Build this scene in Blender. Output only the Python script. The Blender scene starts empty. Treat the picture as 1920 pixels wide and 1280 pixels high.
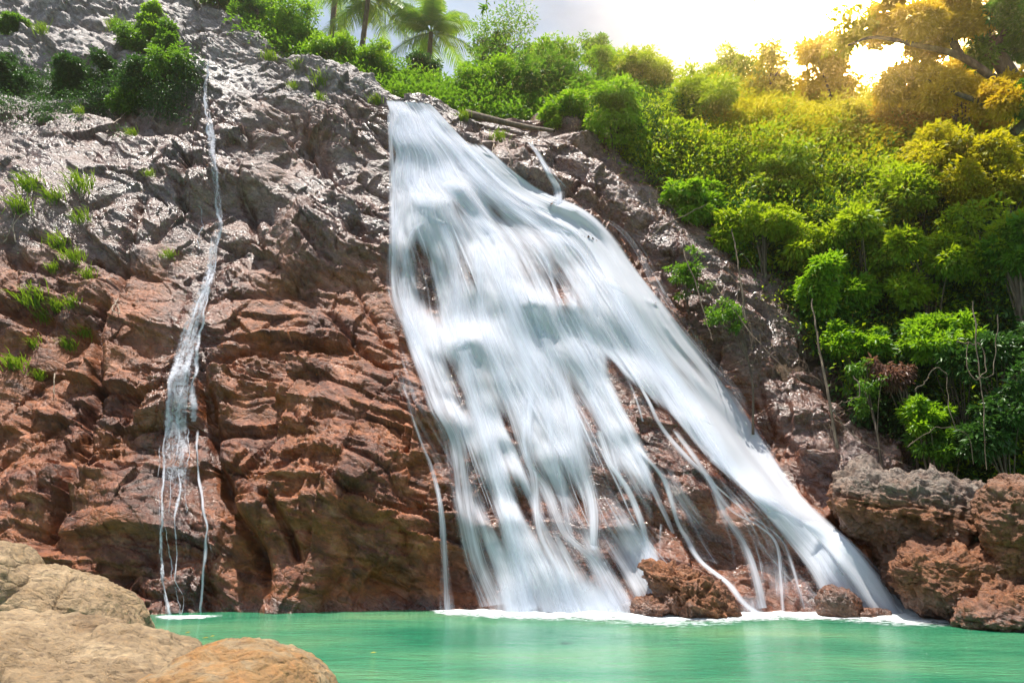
import bpy, math, random
import numpy as np
from mathutils import Vector
from mathutils.bvhtree import BVHTree

# ------------------------------------------------------------------ camera, sky, sun, exposure
S = bpy.context.scene
COL = S.collection
CAMZ, PITCH, FPX = 1.7, math.radians(16), 1280.0
cam_data = bpy.data.cameras.new("camera"); cam_data.lens = 24; cam_data.sensor_width = 36
cam_data.clip_end = 2000
cam = bpy.data.objects.new("camera", cam_data); COL.objects.link(cam)
cam.location = (0, 0, CAMZ); cam.rotation_euler = (math.pi/2 + PITCH, 0, 0)
S.camera = cam

SUN = Vector((-0.12, -0.03, 1.0)).normalized()
W = bpy.data.worlds.new("World"); S.world = W; W.use_nodes = True
wn = W.node_tree.nodes; wl = W.node_tree.links; wn.clear()
def wnode(t, **k):
    n = wn.new(t)
    for a, b in k.items(): setattr(n, a, b)
    return n
w_out = wnode("ShaderNodeOutputWorld"); w_bg = wnode("ShaderNodeBackground")
w_sky = wnode("ShaderNodeTexSky", sky_type='NISHITA', sun_disc=False)
w_sky.sun_elevation = math.asin(SUN.z); w_sky.sun_rotation = math.atan2(SUN.x, SUN.y)
w_sky.dust_density = 1.0; w_sky.ozone_density = 1.5
w_geo = wnode("ShaderNodeTexCoord")
w_map = wnode("ShaderNodeMapping"); w_map.inputs['Scale'].default_value = (1, 1, 1.6)
w_noi = wnode("ShaderNodeTexNoise"); w_noi.inputs['Scale'].default_value = 2.6; w_noi.inputs['Detail'].default_value = 9
w_noi.inputs['Roughness'].default_value = .55; w_noi.inputs['Distortion'].default_value = .4
w_ramp = wnode("ShaderNodeValToRGB"); w_ramp.color_ramp.elements[0].position = .38; w_ramp.color_ramp.elements[1].position = .62
w_ramp.color_ramp.elements[0].color = (.22, .22, .22, 1)
w_mix = wnode("ShaderNodeMix", data_type='RGBA'); w_mix.inputs['B'].default_value = (5.2, 6.5, 8.2, 1)
# bright warm aureole of the sky round the place where the photograph shows the sun
AUR = Vector((0.402, 0.68, 0.572)).normalized()
w_dot = wnode("ShaderNodeVectorMath", operation='DOT_PRODUCT'); w_dot.inputs[1].default_value = AUR
w_nrm = wnode("ShaderNodeVectorMath", operation='NORMALIZE')
w_max = wnode("ShaderNodeMath", operation='MAXIMUM'); w_max.inputs[1].default_value = 0
def pw(e, col, stren):
    p = wnode("ShaderNodeMath", operation='POWER'); p.inputs[1].default_value = e
    wl.new(w_max.outputs[0], p.inputs[0])
    m = wnode("ShaderNodeVectorMath", operation='SCALE'); m.inputs[0].default_value = [c*stren for c in col]
    wl.new(p.outputs[0], m.inputs['Scale']); return m
g1 = pw(420, (1, .68, .27), 2600); g2 = pw(26, (1, .74, .40), 2.5)
w_a1 = wnode("ShaderNodeVectorMath", operation='ADD'); w_a2 = wnode("ShaderNodeVectorMath", operation='ADD')
wl.new(w_geo.outputs['Generated'], w_map.inputs[0]); wl.new(w_map.outputs[0], w_noi.inputs['Vector'])
wl.new(w_geo.outputs['Generated'], w_nrm.inputs[0]); wl.new(w_nrm.outputs[0], w_dot.inputs[0])
wl.new(w_dot.outputs['Value'], w_max.inputs[0])
wl.new(w_noi.outputs['Fac'], w_ramp.inputs[0]); wl.new(w_ramp.outputs[0], w_mix.inputs['Factor'])
wl.new(w_sky.outputs[0], w_mix.inputs['A']); wl.new(w_mix.outputs['Result'], w_a1.inputs[0])
wl.new(g1.outputs[0], w_a1.inputs[1]); wl.new(w_a1.outputs[0], w_a2.inputs[0]); wl.new(g2.outputs[0], w_a2.inputs[1])
wl.new(w_a2.outputs[0], w_bg.inputs['Color']); w_bg.inputs['Strength'].default_value = 0.075
wl.new(w_bg.outputs[0], w_out.inputs['Surface'])

sl = bpy.data.lights.new("sun", 'SUN'); sl.energy = 5.0; sl.angle = math.radians(.5); sl.color = (1, .95, .86)
so = bpy.data.objects.new("sun", sl); COL.objects.link(so)
so.rotation_euler = SUN.to_track_quat('Z', 'Y').to_euler(); so.location = (0, 0, 60)

S.view_settings.view_transform = 'Standard'; S.view_settings.look = 'None'
S.view_settings.exposure = 0.8; S.view_settings.gamma = 1
S.cycles.use_denoising = True
S.cycles.max_bounces = 6; S.cycles.transparent_max_bounces = 40
S.cycles.diffuse_bounces = 4; S.cycles.glossy_bounces = 2; S.cycles.transmission_bounces = 4; S.cycles.volume_bounces = 0
S.cycles.sample_clamp_indirect = 6

# ------------------------------------------------------------------ helpers
RNG = np.random.default_rng(7)
CP, SP = math.cos(PITCH), math.sin(PITCH)
def ray(px, py):
    """direction (with y = 1) through a point of the photograph; arrays allowed"""
    a = (np.asarray(px, float) - 960)/FPX; b = (640 - np.asarray(py, float))/FPX
    dx, dy, dz = a, CP - b*SP, SP + b*CP
    return np.stack([dx/dy, np.ones_like(dx), dz/dy], -1)
def at(px, py, Y):
    d = ray(px, py)*np.asarray(Y, float)[..., None]
    d[..., 2] += CAMZ
    return d
def proj(P):
    x, y, z = P[..., 0], P[..., 1], P[..., 2] - CAMZ
    f = y*CP + z*SP; u = -y*SP + z*CP
    return 960 + FPX*x/f, 640 - FPX*u/f
def slope_Y(py, c=.42, Y0=17.):
    e = ray(np.zeros_like(np.asarray(py, float)), py)[..., 2]
    return (Y0 + CAMZ*c)/(1 - e*c)

def _h(ix, iy, iz, seed):
    h = (ix.astype(np.uint32)*np.uint32(374761393) + iy.astype(np.uint32)*np.uint32(668265263)
         + iz.astype(np.uint32)*np.uint32(2147483647) + np.uint32((seed*974711) & 0xffffffff))
    h = (h ^ (h >> np.uint32(13)))*np.uint32(1274126177)
    h = (h ^ (h >> np.uint32(16)))*np.uint32(2246822519)
    return h ^ (h >> np.uint32(15))
def _r(h): return h.astype(np.float64)/4294967295.0
def noise3(P, seed=0):
    P = np.asarray(P); f = np.floor(P); i = f.astype(np.int64); t = P - f
    t = t*t*t*(t*(t*6 - 15) + 10); out = np.zeros(P.shape[:-1])
    for a in (0, 1):
        for b in (0, 1):
            for c in (0, 1):
                w = (t[..., 0] if a else 1 - t[..., 0])*(t[..., 1] if b else 1 - t[..., 1])*(t[..., 2] if c else 1 - t[..., 2])
                out += w*_r(_h(i[..., 0]+a, i[..., 1]+b, i[..., 2]+c, seed))
    return out*2 - 1
def fbm(P, oct=4, seed=0, gain=.5, ridged=False):
    s = 0; a = 1; tot = 0; P = np.asarray(P, float)
    for o in range(oct):
        n = noise3(P, seed + o*17)
        if ridged: n = 1 - 2*np.abs(n)
        s = s + a*n; tot += a; a *= gain; P = P*2.03 + 11.3
    return s/tot
def blocks(U, V, seed, tilt=.6, step=.5, curve=.15):
    """fractured rock relief in 2-D: the highest of the tilted facets round each point, plus steps between blocks"""
    iu = np.floor(U).astype(np.int64); iv = np.floor(V).astype(np.int64)
    best = np.full(U.shape, -9.); sec = np.full(U.shape, -9.); dmin = np.full(U.shape, 9.); cell = np.zeros(U.shape); z = np.zeros_like(iu)
    for a in (-1, 0, 1):
        for b in (-1, 0, 1):
            cu, cv = iu + a, iv + b
            du = U - (cu + .1 + .8*_r(_h(cu, cv, z, seed))); dv = V - (cv + .1 + .8*_r(_h(cu, cv, z+1, seed)))
            o = _r(_h(cu, cv, z+2, seed)); g1 = _r(_h(cu, cv, z+3, seed))*2-1; g2 = _r(_h(cu, cv, z+4, seed))*2-1
            d2 = du*du + dv*dv
            hgt = step*(o - .5) + tilt*(g1*du + g2*dv) - curve*d2
            sec = np.maximum(sec, np.minimum(best, hgt)); best = np.maximum(best, hgt)
            m = d2 < dmin; dmin = np.where(m, d2, dmin); cell = np.where(m, hgt, cell)
    return best, cell, best - sec
def sstep(a, b, x):
    t = np.clip((x - a)/(b - a), 0, 1); return t*t*(3 - 2*t)

def mesh_obj(name, verts, faces, mats, parent=None, smooth=True, uv=None, attrs=None, mat_idx=None):
    """one mesh object from numpy arrays; faces is an (n,3) or (n,4) array or a list of such arrays"""
    me = bpy.data.meshes.new(name)
    verts = np.asarray(verts, np.float64).reshape(-1, 3)
    q = parent
    while q is not None:                               # parts are built in world space and kept relative to their thing
        verts = verts - np.array(q.location); q = q.parent
    verts = verts.astype(np.float32)
    fl = faces if isinstance(faces, list) else [faces]
    fl = [np.asarray(f, np.int32) for f in fl if len(f)]
    loops = np.concatenate([f.ravel() for f in fl]); tot = np.concatenate([np.full(len(f), f.shape[1], np.int32) for f in fl])
    start = np.concatenate([[0], np.cumsum(tot)[:-1]]).astype(np.int32)
    me.vertices.add(len(verts)); me.vertices.foreach_set('co', verts.ravel())
    me.loops.add(len(loops)); me.loops.foreach_set('vertex_index', loops)
    me.polygons.add(len(tot)); me.polygons.foreach_set('loop_start', start); me.polygons.foreach_set('loop_total', tot)
    if smooth: me.polygons.foreach_set('use_smooth', np.ones(len(tot), bool))
    for m in (mats if isinstance(mats, (list, tuple)) else [mats]): me.materials.append(m)
    if mat_idx is not None: me.polygons.foreach_set('material_index', np.asarray(mat_idx, np.int32))
    me.update(calc_edges=True)
    if uv is not None:
        l = me.uv_layers.new(name='UVMap'); l.data.foreach_set('uv', np.asarray(uv, np.float32)[loops].ravel())
    for k, v in (attrs or {}).items():
        a = me.attributes.new(k, 'FLOAT', 'POINT'); a.data.foreach_set('value', np.asarray(v, np.float32).ravel())
    o = bpy.data.objects.new(name, me); COL.objects.link(o)
    if parent is not None: o.parent = parent
    return o
def grid_faces(nr, nc, off=0):
    i = np.arange((nr-1)*nc).reshape(nr-1, nc)[:, :-1].ravel() + off
    return np.stack([i, i+1, i+nc+1, i+nc], -1)
def empty(name, loc=(0, 0, 0)):
    o = bpy.data.objects.new(name, None); COL.objects.link(o); o.location = loc; o.empty_display_size = .2; return o
def tag(o, label=None, cat=None, group=None, kind=None):
    if label: o['label'] = label
    if cat: o['category'] = cat
    if group: o['group'] = group
    if kind: o['kind'] = kind
    return o
def tube(pts, rad, sides=7):
    pts = np.asarray(pts, float); n = len(pts); rad = np.broadcast_to(rad, (n,))
    t = np.gradient(pts, axis=0); t /= np.linalg.norm(t, axis=1)[:, None] + 1e-9
    ref = np.array([0., 0, 1]) if abs(t[:, 2]).mean() < .8 else np.array([1., 0, 0])
    a = np.cross(t, ref); a /= np.linalg.norm(a, axis=1)[:, None] + 1e-9; b = np.cross(t, a)
    th = np.linspace(0, 2*math.pi, sides, endpoint=False)
    V = pts[:, None] + rad[:, None, None]*(a[:, None]*np.cos(th)[None, :, None] + b[:, None]*np.sin(th)[None, :, None])
    F = []
    for i in range(n-1):
        for j in range(sides):
            F.append((i*sides+j, i*sides+(j+1) % sides, (i+1)*sides+(j+1) % sides, (i+1)*sides+j))
    return V.reshape(-1, 3), np.array(F)
class MB:
    def __init__(s): s.v = []; s.f = []; s.n = 0
    def add(s, V, F): s.v.append(V); s.f.append(np.asarray(F) + s.n); s.n += len(V)
    def build(s, name, mat, parent=None, **k): return mesh_obj(name, np.concatenate(s.v), s.f, mat, parent, **k)
def catmull(P, n):
    """n points evenly spread along a smooth curve through the points P (any dimension)"""
    P = np.asarray(P, float); m = len(P)
    if m == 2: return P[0] + (P[1]-P[0])*np.linspace(0, 1, n)[:, None]
    E = np.concatenate([[2*P[0]-P[1]], P, [2*P[-1]-P[-2]]]); out = []
    for i in range(m-1):
        p0, p1, p2, p3 = E[i:i+4]; t = np.linspace(0, 1, 24, endpoint=False)[:, None]
        out.append(.5*(2*p1 + (p2-p0)*t + (2*p0-5*p1+4*p2-p3)*t*t + (3*p1-p0-3*p2+p3)*t**3))
    Q = np.concatenate(out + [P[-1:]]); d = np.concatenate([[0], np.cumsum(np.linalg.norm(np.diff(Q[:, :2], axis=0), axis=1))])
    s = np.linspace(0, d[-1], n)
    return np.stack([np.interp(s, d, Q[:, k]) for k in range(P.shape[1])], -1)
def gsm(A, sig, axis=0):
    if sig <= 0: return A
    r = int(3*sig) + 1; k = np.exp(-.5*(np.arange(-r, r+1)/sig)**2); k /= k.sum()
    A = np.moveaxis(A, axis, 0); Pd = np.concatenate([np.repeat(A[:1], r, 0), A, np.repeat(A[-1:], r, 0)])
    out = sum(k[i]*Pd[i:i+len(A)] for i in range(2*r+1))
    return np.moveaxis(out, 0, axis)

# ------------------------------------------------------------------ materials
def mat(name):
    m = bpy.data.materials.new(name); m.use_nodes = True; nt = m.node_tree
    return m, nt, nt.nodes['Principled BSDF'], nt.nodes['Material Output']
class NT:
    def __init__(s, nt): s.t = nt
    def n(s, t, ins=None, **k):
        nd = s.t.nodes.new(t)
        for a, b in k.items(): setattr(nd, a, b)
        for a, b in (ins or {}).items():
            if isinstance(b, bpy.types.NodeSocket): s.t.links.new(b, nd.inputs[a])
            else: nd.inputs[a].default_value = b
        return nd
    def math(s, op, a, b=0.0, clamp=False): return s.n('ShaderNodeMath', {0: a, 1: b}, operation=op, use_clamp=clamp).outputs[0]
    def noise(s, vec, scale, detail=6, rough=.55, dist=0, out='Fac'):
        return s.n('ShaderNodeTexNoise', {'Vector': vec, 'Scale': scale, 'Detail': detail, 'Roughness': rough, 'Distortion': dist}).outputs[out]
    def ramp(s, fac, stops):
        r = s.n('ShaderNodeValToRGB', {0: fac}); e = r.color_ramp.elements
        while len(e) < len(stops): e.new(.5)
        for q, (p, c) in zip(e, stops):
            q.position = p; q.color = (c, c, c, 1) if np.isscalar(c) else (*c, 1)
        return r.outputs[0]
    def mix(s, f, a, b, bt='MIX'):
        return s.n('ShaderNodeMix', {'Factor': f, 'A': a if isinstance(a, bpy.types.NodeSocket) else (*a, 1), 'B': b if isinstance(b, bpy.types.NodeSocket) else (*b, 1)}, data_type='RGBA', blend_type=bt).outputs['Result']
    def attr(s, name, out='Fac'): return s.n('ShaderNodeAttribute', attribute_name=name).outputs[out]
    def pos(s): return s.n('ShaderNodeNewGeometry').outputs['Position']
    def obj(s): return s.n('ShaderNodeTexCoord').outputs['Object']
    def mapped(s, v, scale=(1, 1, 1), rot=(0, 0, 0), loc=(0, 0, 0)):
        return s.n('ShaderNodeMapping', {'Vector': v, 'Scale': scale, 'Rotation': rot, 'Location': loc}).outputs[0]

def rock_material(name, cols, grey=None, wet=True, rough=(.75, .32), bump=.5, scale=1., facet=.55, dip=.45, aniso=2.1, spec=.5):
    m, nt, bs, out = mat(name); N = NT(nt)
    p = N.pos()
    wrp = N.n('ShaderNodeVectorMath', {0: N.noise(p, .9*scale, 5, .6, 0, 'Color'), 1: (.5, .5, .5)}, operation='SUBTRACT').outputs[0]
    pw_ = N.n('ShaderNodeVectorMath', {0: wrp, 1: (.55/scale,)*3, 2: p}, operation='MULTIPLY_ADD').outputs[0]
    q = N.mapped(N.mapped(pw_, (1, 1, 1), (0, -dip, 0)), (scale, scale, scale*aniso))
    n1 = N.noise(q, .42, 8, .62, .5); n2 = N.noise(q, 1.7, 8, .68, .3); n3 = N.noise(q, 8, 8, .72)
    c = N.ramp(n1, [(.32, cols[0]), (.45, cols[1]), (.56, cols[2]), (.68, cols[3])])
    c2 = N.ramp(n2, [(.34, cols[3]), (.46, cols[0]), (.56, cols[1]), (.66, cols[2])])
    c = N.mix(.55, c, c2)
    if grey:
        gf = N.math('ADD', N.attr('grey'), N.math('MULTIPLY', N.math('SUBTRACT', n2, .5), 1.6), True)
        c = N.mix(gf, c, N.ramp(N.noise(q, 2.7, 8, .7), [(.33, grey[0]), (.5, grey[1]), (.66, grey[2])]))
    c = N.mix(N.ramp(n3, [(.50, .0), (.66, .8)]), c, N.mix(1, c, (1.5, 1.4, 1.3), 'MULTIPLY'))
    c = N.mix(N.ramp(n3, [(.34, .8), (.47, .0)]), c, N.mix(1, c, (.40, .35, .35), 'MULTIPLY'))
    r = N.ramp(n3, [(.35, rough[0]-.12), (.65, rough[0]+.1)])
    if wet:
        wf = N.math('ADD', N.attr('wet'), N.math('MULTIPLY', N.math('SUBTRACT', N.noise(q, .9, 6), .5), 1.0), True)
        c = N.mix(wf, c, N.mix(1, c, (.66, .60, .60), 'MULTIPLY'))
        r = N.mix(wf, r, N.ramp(n3, [(.35, rough[1]-.1), (.65, rough[1]+.14)]))
    nt.links.new(c, bs.inputs['Base Color']); nt.links.new(r, bs.inputs['Roughness'])
    if wet: nt.links.new(N.math('ADD', N.math('MULTIPLY', wf, .45), spec), bs.inputs['Specular IOR Level'])
    # broken faces: every chip of rock is tilted its own way
    tilt = None; hs = None
    for sc, k in ((1.7, .9), (5., .9), (15., .8)):
        v = N.n('ShaderNodeTexVoronoi', {'Vector': q, 'Scale': sc, 'Randomness': 1.}, feature='F1')
        t = N.n('ShaderNodeVectorMath', {0: v.outputs['Color'], 1: (.5, .5, .5)}, operation='SUBTRACT').outputs[0]
        t = N.n('ShaderNodeVectorMath', {0: t, 'Scale': k*facet}, operation='SCALE').outputs[0]
        tilt = t if tilt is None else N.n('ShaderNodeVectorMath', {0: tilt, 1: t}, operation='ADD').outputs[0]
        e = N.math('MULTIPLY', N.math('MINIMUM', N.n('ShaderNodeTexVoronoi', {'Vector': q, 'Scale': sc}, feature='DISTANCE_TO_EDGE').outputs['Distance'], .10), 5./sc)
        hs = e if hs is None else N.math('ADD', hs, e)
    g = N.n('ShaderNodeNewGeometry').outputs['Normal']
    nn = N.n('ShaderNodeVectorMath', {0: N.n('ShaderNodeVectorMath', {0: g, 1: tilt}, operation='ADD').outputs[0]}, operation='NORMALIZE').outputs[0]
    hgt = N.math('ADD', N.math('MULTIPLY', N.noise(q, 5, 14, .82), .75), hs)
    b = N.n('ShaderNodeBump', {'Height': hgt, 'Strength': bump, 'Distance': .16/scale, 'Normal': nn})
    nt.links.new(b.outputs[0], bs.inputs['Normal'])
    if not wet: bs.inputs['Specular IOR Level'].default_value = spec
    return m
# ------------------------------------------------------------------ the rock cliff: a lofted surface, then fractured relief
# each column runs from the pool up to the ridge and over it; every entry is a sight line and how far it stands behind the leaning plane
CC = [
 [(-700,1168,-1.5),(-690,1000,-1.2),(-680,860,-.8),(-670,700,-.4),(-660,520,0),(-650,360,0),(-640,225,0),(-640,195,2.2),(-640,40,2.8),(-640,-190,4)],
 [(-300,1165,-.3),(-300,1000,-.2),(-290,860,0),(-280,700,0),(-270,520,0),(-260,360,0),(-250,215,0),(-250,188,2.0),(-250,40,2.6),(-250,-170,3.6)],
 [(-20,1162,0),(-15,1000,0),(-10,860,0),(0,700,.1),(0,540,.3),(0,380,.1),(0,185,0),(0,162,1.6),(0,40,2.2),(0,-150,3.4)],
 [(190,1160,0),(185,1000,-.1),(180,860,0),(185,700,.2),(190,540,.2),(195,380,0),(200,222,-.2),(205,195,1.4),(215,70,1.9),(230,-120,3.2)],
 [(285,1160,-.1),(275,1000,0),(280,850,0),(290,700,.1),(320,560,.2),(335,400,0),(345,245,-.1),(348,205,.7),(360,95,1.0),(335,-40,2.5)],
 [(335,1160,0),(322,1000,.1),(330,850,.1),(340,700,.1),(375,560,.2),(405,400,0),(398,260,0),(387,180,.1),(393,100,.5),(405,20,2.0)],
 [(430,1158,.1),(425,1000,.2),(430,850,0),(440,700,0),(460,560,.1),(480,400,-.1),(478,260,-.1),(470,160,0),(462,90,.4),(455,45,1.0)],
 [(540,1155,-.1),(530,1000,-.2),(535,850,-.1),(540,700,0),(550,540,.1),(555,400,0),(555,270,0),(550,180,0),(535,120,.2),(525,88,.6)],
 [(690,1152,.5),(680,1000,-.1),(670,850,-.3),(655,700,-.1),(650,540,.2),(650,400,.2),(650,300,.1),(648,220,.1),(645,180,.2),(642,142,.6)],
 [(835,1148,.5),(815,960,-.2),(790,840,-.3),(760,700,-.2),(735,560,.2),(728,450,.4),(732,340,.4),(730,260,.3),(726,210,.3),(724,186,.5)],
 [(1040,1146,0),(1010,960,-.2),(970,830,-.3),(925,690,-.3),(890,560,0),(850,440,0),(815,340,.2),(785,260,.2),(768,210,.2),(765,190,.4)],
 [(1250,1146,-.2),(1200,960,-.3),(1150,830,-.3),(1095,690,-.3),(1050,560,-.2),(1000,440,-.1),(930,340,.1),(860,260,.1),(815,208,.2),(806,192,.4)],
 [(1560,1148,-.3),(1455,960,-.2),(1370,830,-.1),(1280,690,.0),(1195,560,.2),(1110,440,.3),(1020,360,.3),(920,280,.3),(850,215,.3),(838,194,.5)],
 [(1720,1150,.2),(1560,960,.9),(1450,840,1.2),(1350,700,1.4),(1270,570,1.5),(1180,440,1.4),(1090,360,1.2),(990,270,.9),(905,225,.8),(896,210,1.2)],
 [(1850,1150,.4),(1690,950,.8),(1575,850,.7),(1460,710,.7),(1375,580,.7),(1285,450,.8),(1185,370,.9),(1075,285,.9),(995,240,.9),(985,222,1.6)],
 [(2030,1150,.7),(1860,950,1.4),(1740,840,1.5),(1600,700,1.5),(1510,580,1.6),(1420,450,1.7),(1330,370,1.8),(1210,290,1.8),(1090,245,1.6),(1080,225,2.6)],
]
def loft(cols, nu, nv):
    L = []
    for c in cols:
        c = np.array(c, float); Y = slope_Y(c[:, 1]) + c[:, 2]; P = at(c[:, 0], c[:, 1], Y)
        P[0, 2] = 0
        low = P[0] + np.array([0, -.35, -1.4]); back = P[-1] + np.array([0, 2.2, .5])
        P = np.concatenate([[low], P, [back]])
        L.append(P)
    L = np.array(L)                                   # columns, rows, 3
    v = np.linspace(0, L.shape[1]-1, nv); u = np.linspace(0, L.shape[0]-1, nu)
    def interp(A, t):                                  # catmull along axis 0, tension eased
        n = len(A); i = np.clip(np.floor(t).astype(int), 0, n-2); f = (t - i).reshape(-1, *([1]*(A.ndim-1)))
        p0, p1, p2, p3 = A[np.clip(i-1, 0, n-1)], A[i], A[i+1], A[np.clip(i+2, 0, n-1)]
        m1, m2 = (p2-p0)*.38, (p3-p1)*.38
        h = f*f*(3-2*f)
        return p1*(1-h) + p2*h + m1*(f**3-2*f*f+f) + m2*(f**3-f*f)
    # even spacing in the picture's height, so that the facets stay small everywhere
    B = interp(L, u)                                   # nu, rows, 3
    B = interp(B.transpose(1, 0, 2), v)                # nv, nu, 3
    return B
NU, NV = 1250, 860
G0 = loft(CC, NU, NV)
# resample the rows evenly by length so that no band is coarse
seg = np.linalg.norm(np.diff(G0, axis=0), axis=2).mean(1); cl = np.concatenate([[0], np.cumsum(seg)])
tv = np.interp(np.linspace(0, cl[-1], NV), cl, np.arange(NV)); i0 = np.clip(np.floor(tv).astype(int), 0, NV-2); ft = (tv-i0)[:, None, None]
G0 = G0[i0]*(1-ft) + G0[i0+1]*ft
segu = np.linalg.norm(np.diff(G0, axis=1), axis=2).mean(0); cu = np.concatenate([[0], np.cumsum(segu)])
tu = np.interp(np.linspace(0, cu[-1], NU), cu, np.arange(NU)); i0 = np.clip(np.floor(tu).astype(int), 0, NU-2); ft = (tu-i0)[None, :, None]
G0 = G0[:, i0]*(1-ft) + G0[:, i0+1]*ft
for ax in (0, 1): G0 = gsm(G0, 3, ax)
nrm = np.cross(np.gradient(G0, axis=1), np.gradient(G0, axis=0)); nrm /= np.linalg.norm(nrm, axis=2)[..., None]
for ax in (0, 1): nrm = gsm(nrm, 12, ax)
nrm /= np.linalg.norm(nrm, axis=2)[..., None]
GX, GY = proj(G0)
def polydist(poly, X, Y):
    """distance in photograph units from a polyline, and how far along it"""
    poly = np.array(poly, float); best = np.full(X.shape, 1e9); along = np.zeros(X.shape)
    for k in range(len(poly)-1):
        a, b = poly[k, :2], poly[k+1, :2]; ab = b-a; L2 = (ab**2).sum()
        t = np.clip(((X-a[0])*ab[0] + (Y-a[1])*ab[1])/L2, 0, 1)
        d = np.hypot(X-a[0]-t*ab[0], Y-a[1]-t*ab[1]); m = d < best
        best = np.where(m, d, best); along = np.where(m, (k+t)/(len(poly)-1), along)
    return best, along
def relief(G, X, Y):
    wx = fbm(G*.35, 3, 5); wz = fbm(G*.35 + 40, 3, 6)
    s = G[..., 0] + .7*wx; t = np.hypot(G[..., 2], G[..., 1]-17)*np.sign(G[..., 2]+.01) + .7*wz
    up = sstep(600, 430, Y)                            # strata dip to the right above, lie flatter below
    h = 0; jag = .38 + .75*sstep(-.18, .22, fbm(G*.33 + 7., 3, 17))     # some stretches are smooth slabs, others broken
    for ang, k in ((-.62, up), (-.18, 1-up)):
        c, sn = math.cos(ang), math.sin(ang)
        a = (c*s + sn*t); b = (-sn*s + c*t)
        m1, c1, e1 = blocks(a/3.6, b/2.3, 11, .6, .55, .16)
        m2, c2, e2 = blocks(a/1.25, b/.72, 23, .7, .5, .14)
        m3, c3, e3 = blocks(a/.46 + .3*wx, b/.23, 37, .75, .6, .14)
        m4, c4, e4 = blocks(a/.17, b/.085, 53, .8, .6, .14)
        h = h + k*(.85*m1 + .30*c1 + .46*m2*(.4+.6*jag) + .20*c2*jag + jag*(.15*(1-.4*up)*m3 + .08*(1-.4*up)*c3 + .035*m4 + .022*c4) - .26*np.exp(-e1/.045) - .12*jag*np.exp(-e2/.05) - .035*jag*np.exp(-e3/.06))
    h = h + .30*fbm(G*.45, 4, 71) + .04*fbm(G*1.6, 4, 73, .6, True)
    return h
HT = relief(G0, GX, GY); HT -= HT.mean()
rough_amt = np.ones_like(HT)
fallzone = sstep(-30, 60, GX - np.interp(GY, [180, 340, 560, 700, 840, 960, 1150], [724, 735, 735, 762, 800, 835, 870])) \
         * sstep(-20, 60, np.interp(GY, [180, 280, 340, 420, 530, 640, 740, 860, 1000, 1150], [840, 930, 990, 1110, 1200, 1300, 1380, 1450, 1530, 1680]) - GX)
HT = HT*(1 - .25*fallzone)
# cracks and gullies seen in the rock: polyline, half width, depth
for poly, wd, dp in [
    ([(200,540),(188,640),(178,760),(150,880),(128,960),(80,1060)], 11, .55),
    ([(383,690),(392,760),(402,850),(430,930),(470,1010),(500,1130)], 12, .55),
    ([(500,930),(540,990),(560,1060)], 7, .35),
    ([(270,330),(245,430),(225,500),(210,560)], 9, .4),
    ([(345,270),(350,330),(330,400),(262,470)], 9, .35),
    ([(440,300),(470,420),(500,470)], 8, .35),
    ([(576,215),(578,280),(620,330)], 7, .3),
    ([(480,230),(560,290),(600,330),(690,330)], 8, .3),
    ([(650,420),(680,450),(726,460)], 12, .4),
    ([(420,560),(520,545),(600,520)], 10, .3),
    ([(600,560),(660,640),(740,700)], 8, .3),
    ([(400,690),(480,660),(560,640),(640,655)], 7, .25),
    ([(0,560),(90,620),(180,640)], 22, .45), ([(0,470),(60,500),(120,520)], 14, .3),
    ([(1390,720),(1440,800),(1500,860)], 10, .35)]:
    d, al = polydist(poly, GX + 9*fbm(G0*1.2, 3, 91), GY + 9*fbm(G0*1.2, 3, 92))
    HT -= dp*np.exp(-(d/wd)**2)*sstep(0, .12, al)*sstep(1.0, .85, al)
# swellings (+) and hollows (-): centre, radii, height
for cx, cy, rx, ry, hh in [
    (812,410,50,40,.55),(810,540,50,95,-.5),(750,480,20,60,-.2),
    (865,375,26,22,.45),(885,430,24,40,-.2),(1000,470,60,30,.35),(1045,545,30,45,-.4),(1075,600,60,25,.3),
    (1000,600,70,26,.35),(1010,700,50,50,-.12),(870,650,50,20,.28),(860,740,40,50,-.1),
    (1200,760,50,70,.3),(1290,930,60,50,.45),(1350,1050,80,60,-.5),(1200,930,40,60,.25),(1190,1060,40,60,-.5),
    (1530,985,50,24,.35),(1300,1085,70,60,.55),(1430,960,40,25,.3),(1460,1080,50,50,-.25),
    (375,355,40,25,.4),(470,385,60,28,-.45),(385,395,30,14,-.35),(440,340,60,30,.25),(355,285,14,30,-.3),
    (330,228,60,16,-.6),(300,250,60,14,.3),(860,1080,60,70,-.9),(740,1090,70,60,-.5),(700,900,90,70,.5),(520,960,70,70,.5),
    (470,1060,35,70,-.35),(240,960,60,80,.35),(620,950,40,50,.3),(640,760,80,60,.3),(600,440,70,70,.25),(300,800,40,50,.2),
    (740,200,60,14,.2),(690,165,40,20,.25),(820,188,22,10,.25)]:
    e = ((GX-cx)/rx)**2 + ((GY-cy)/ry)**2
    HT += hh*np.exp(-e)
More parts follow.
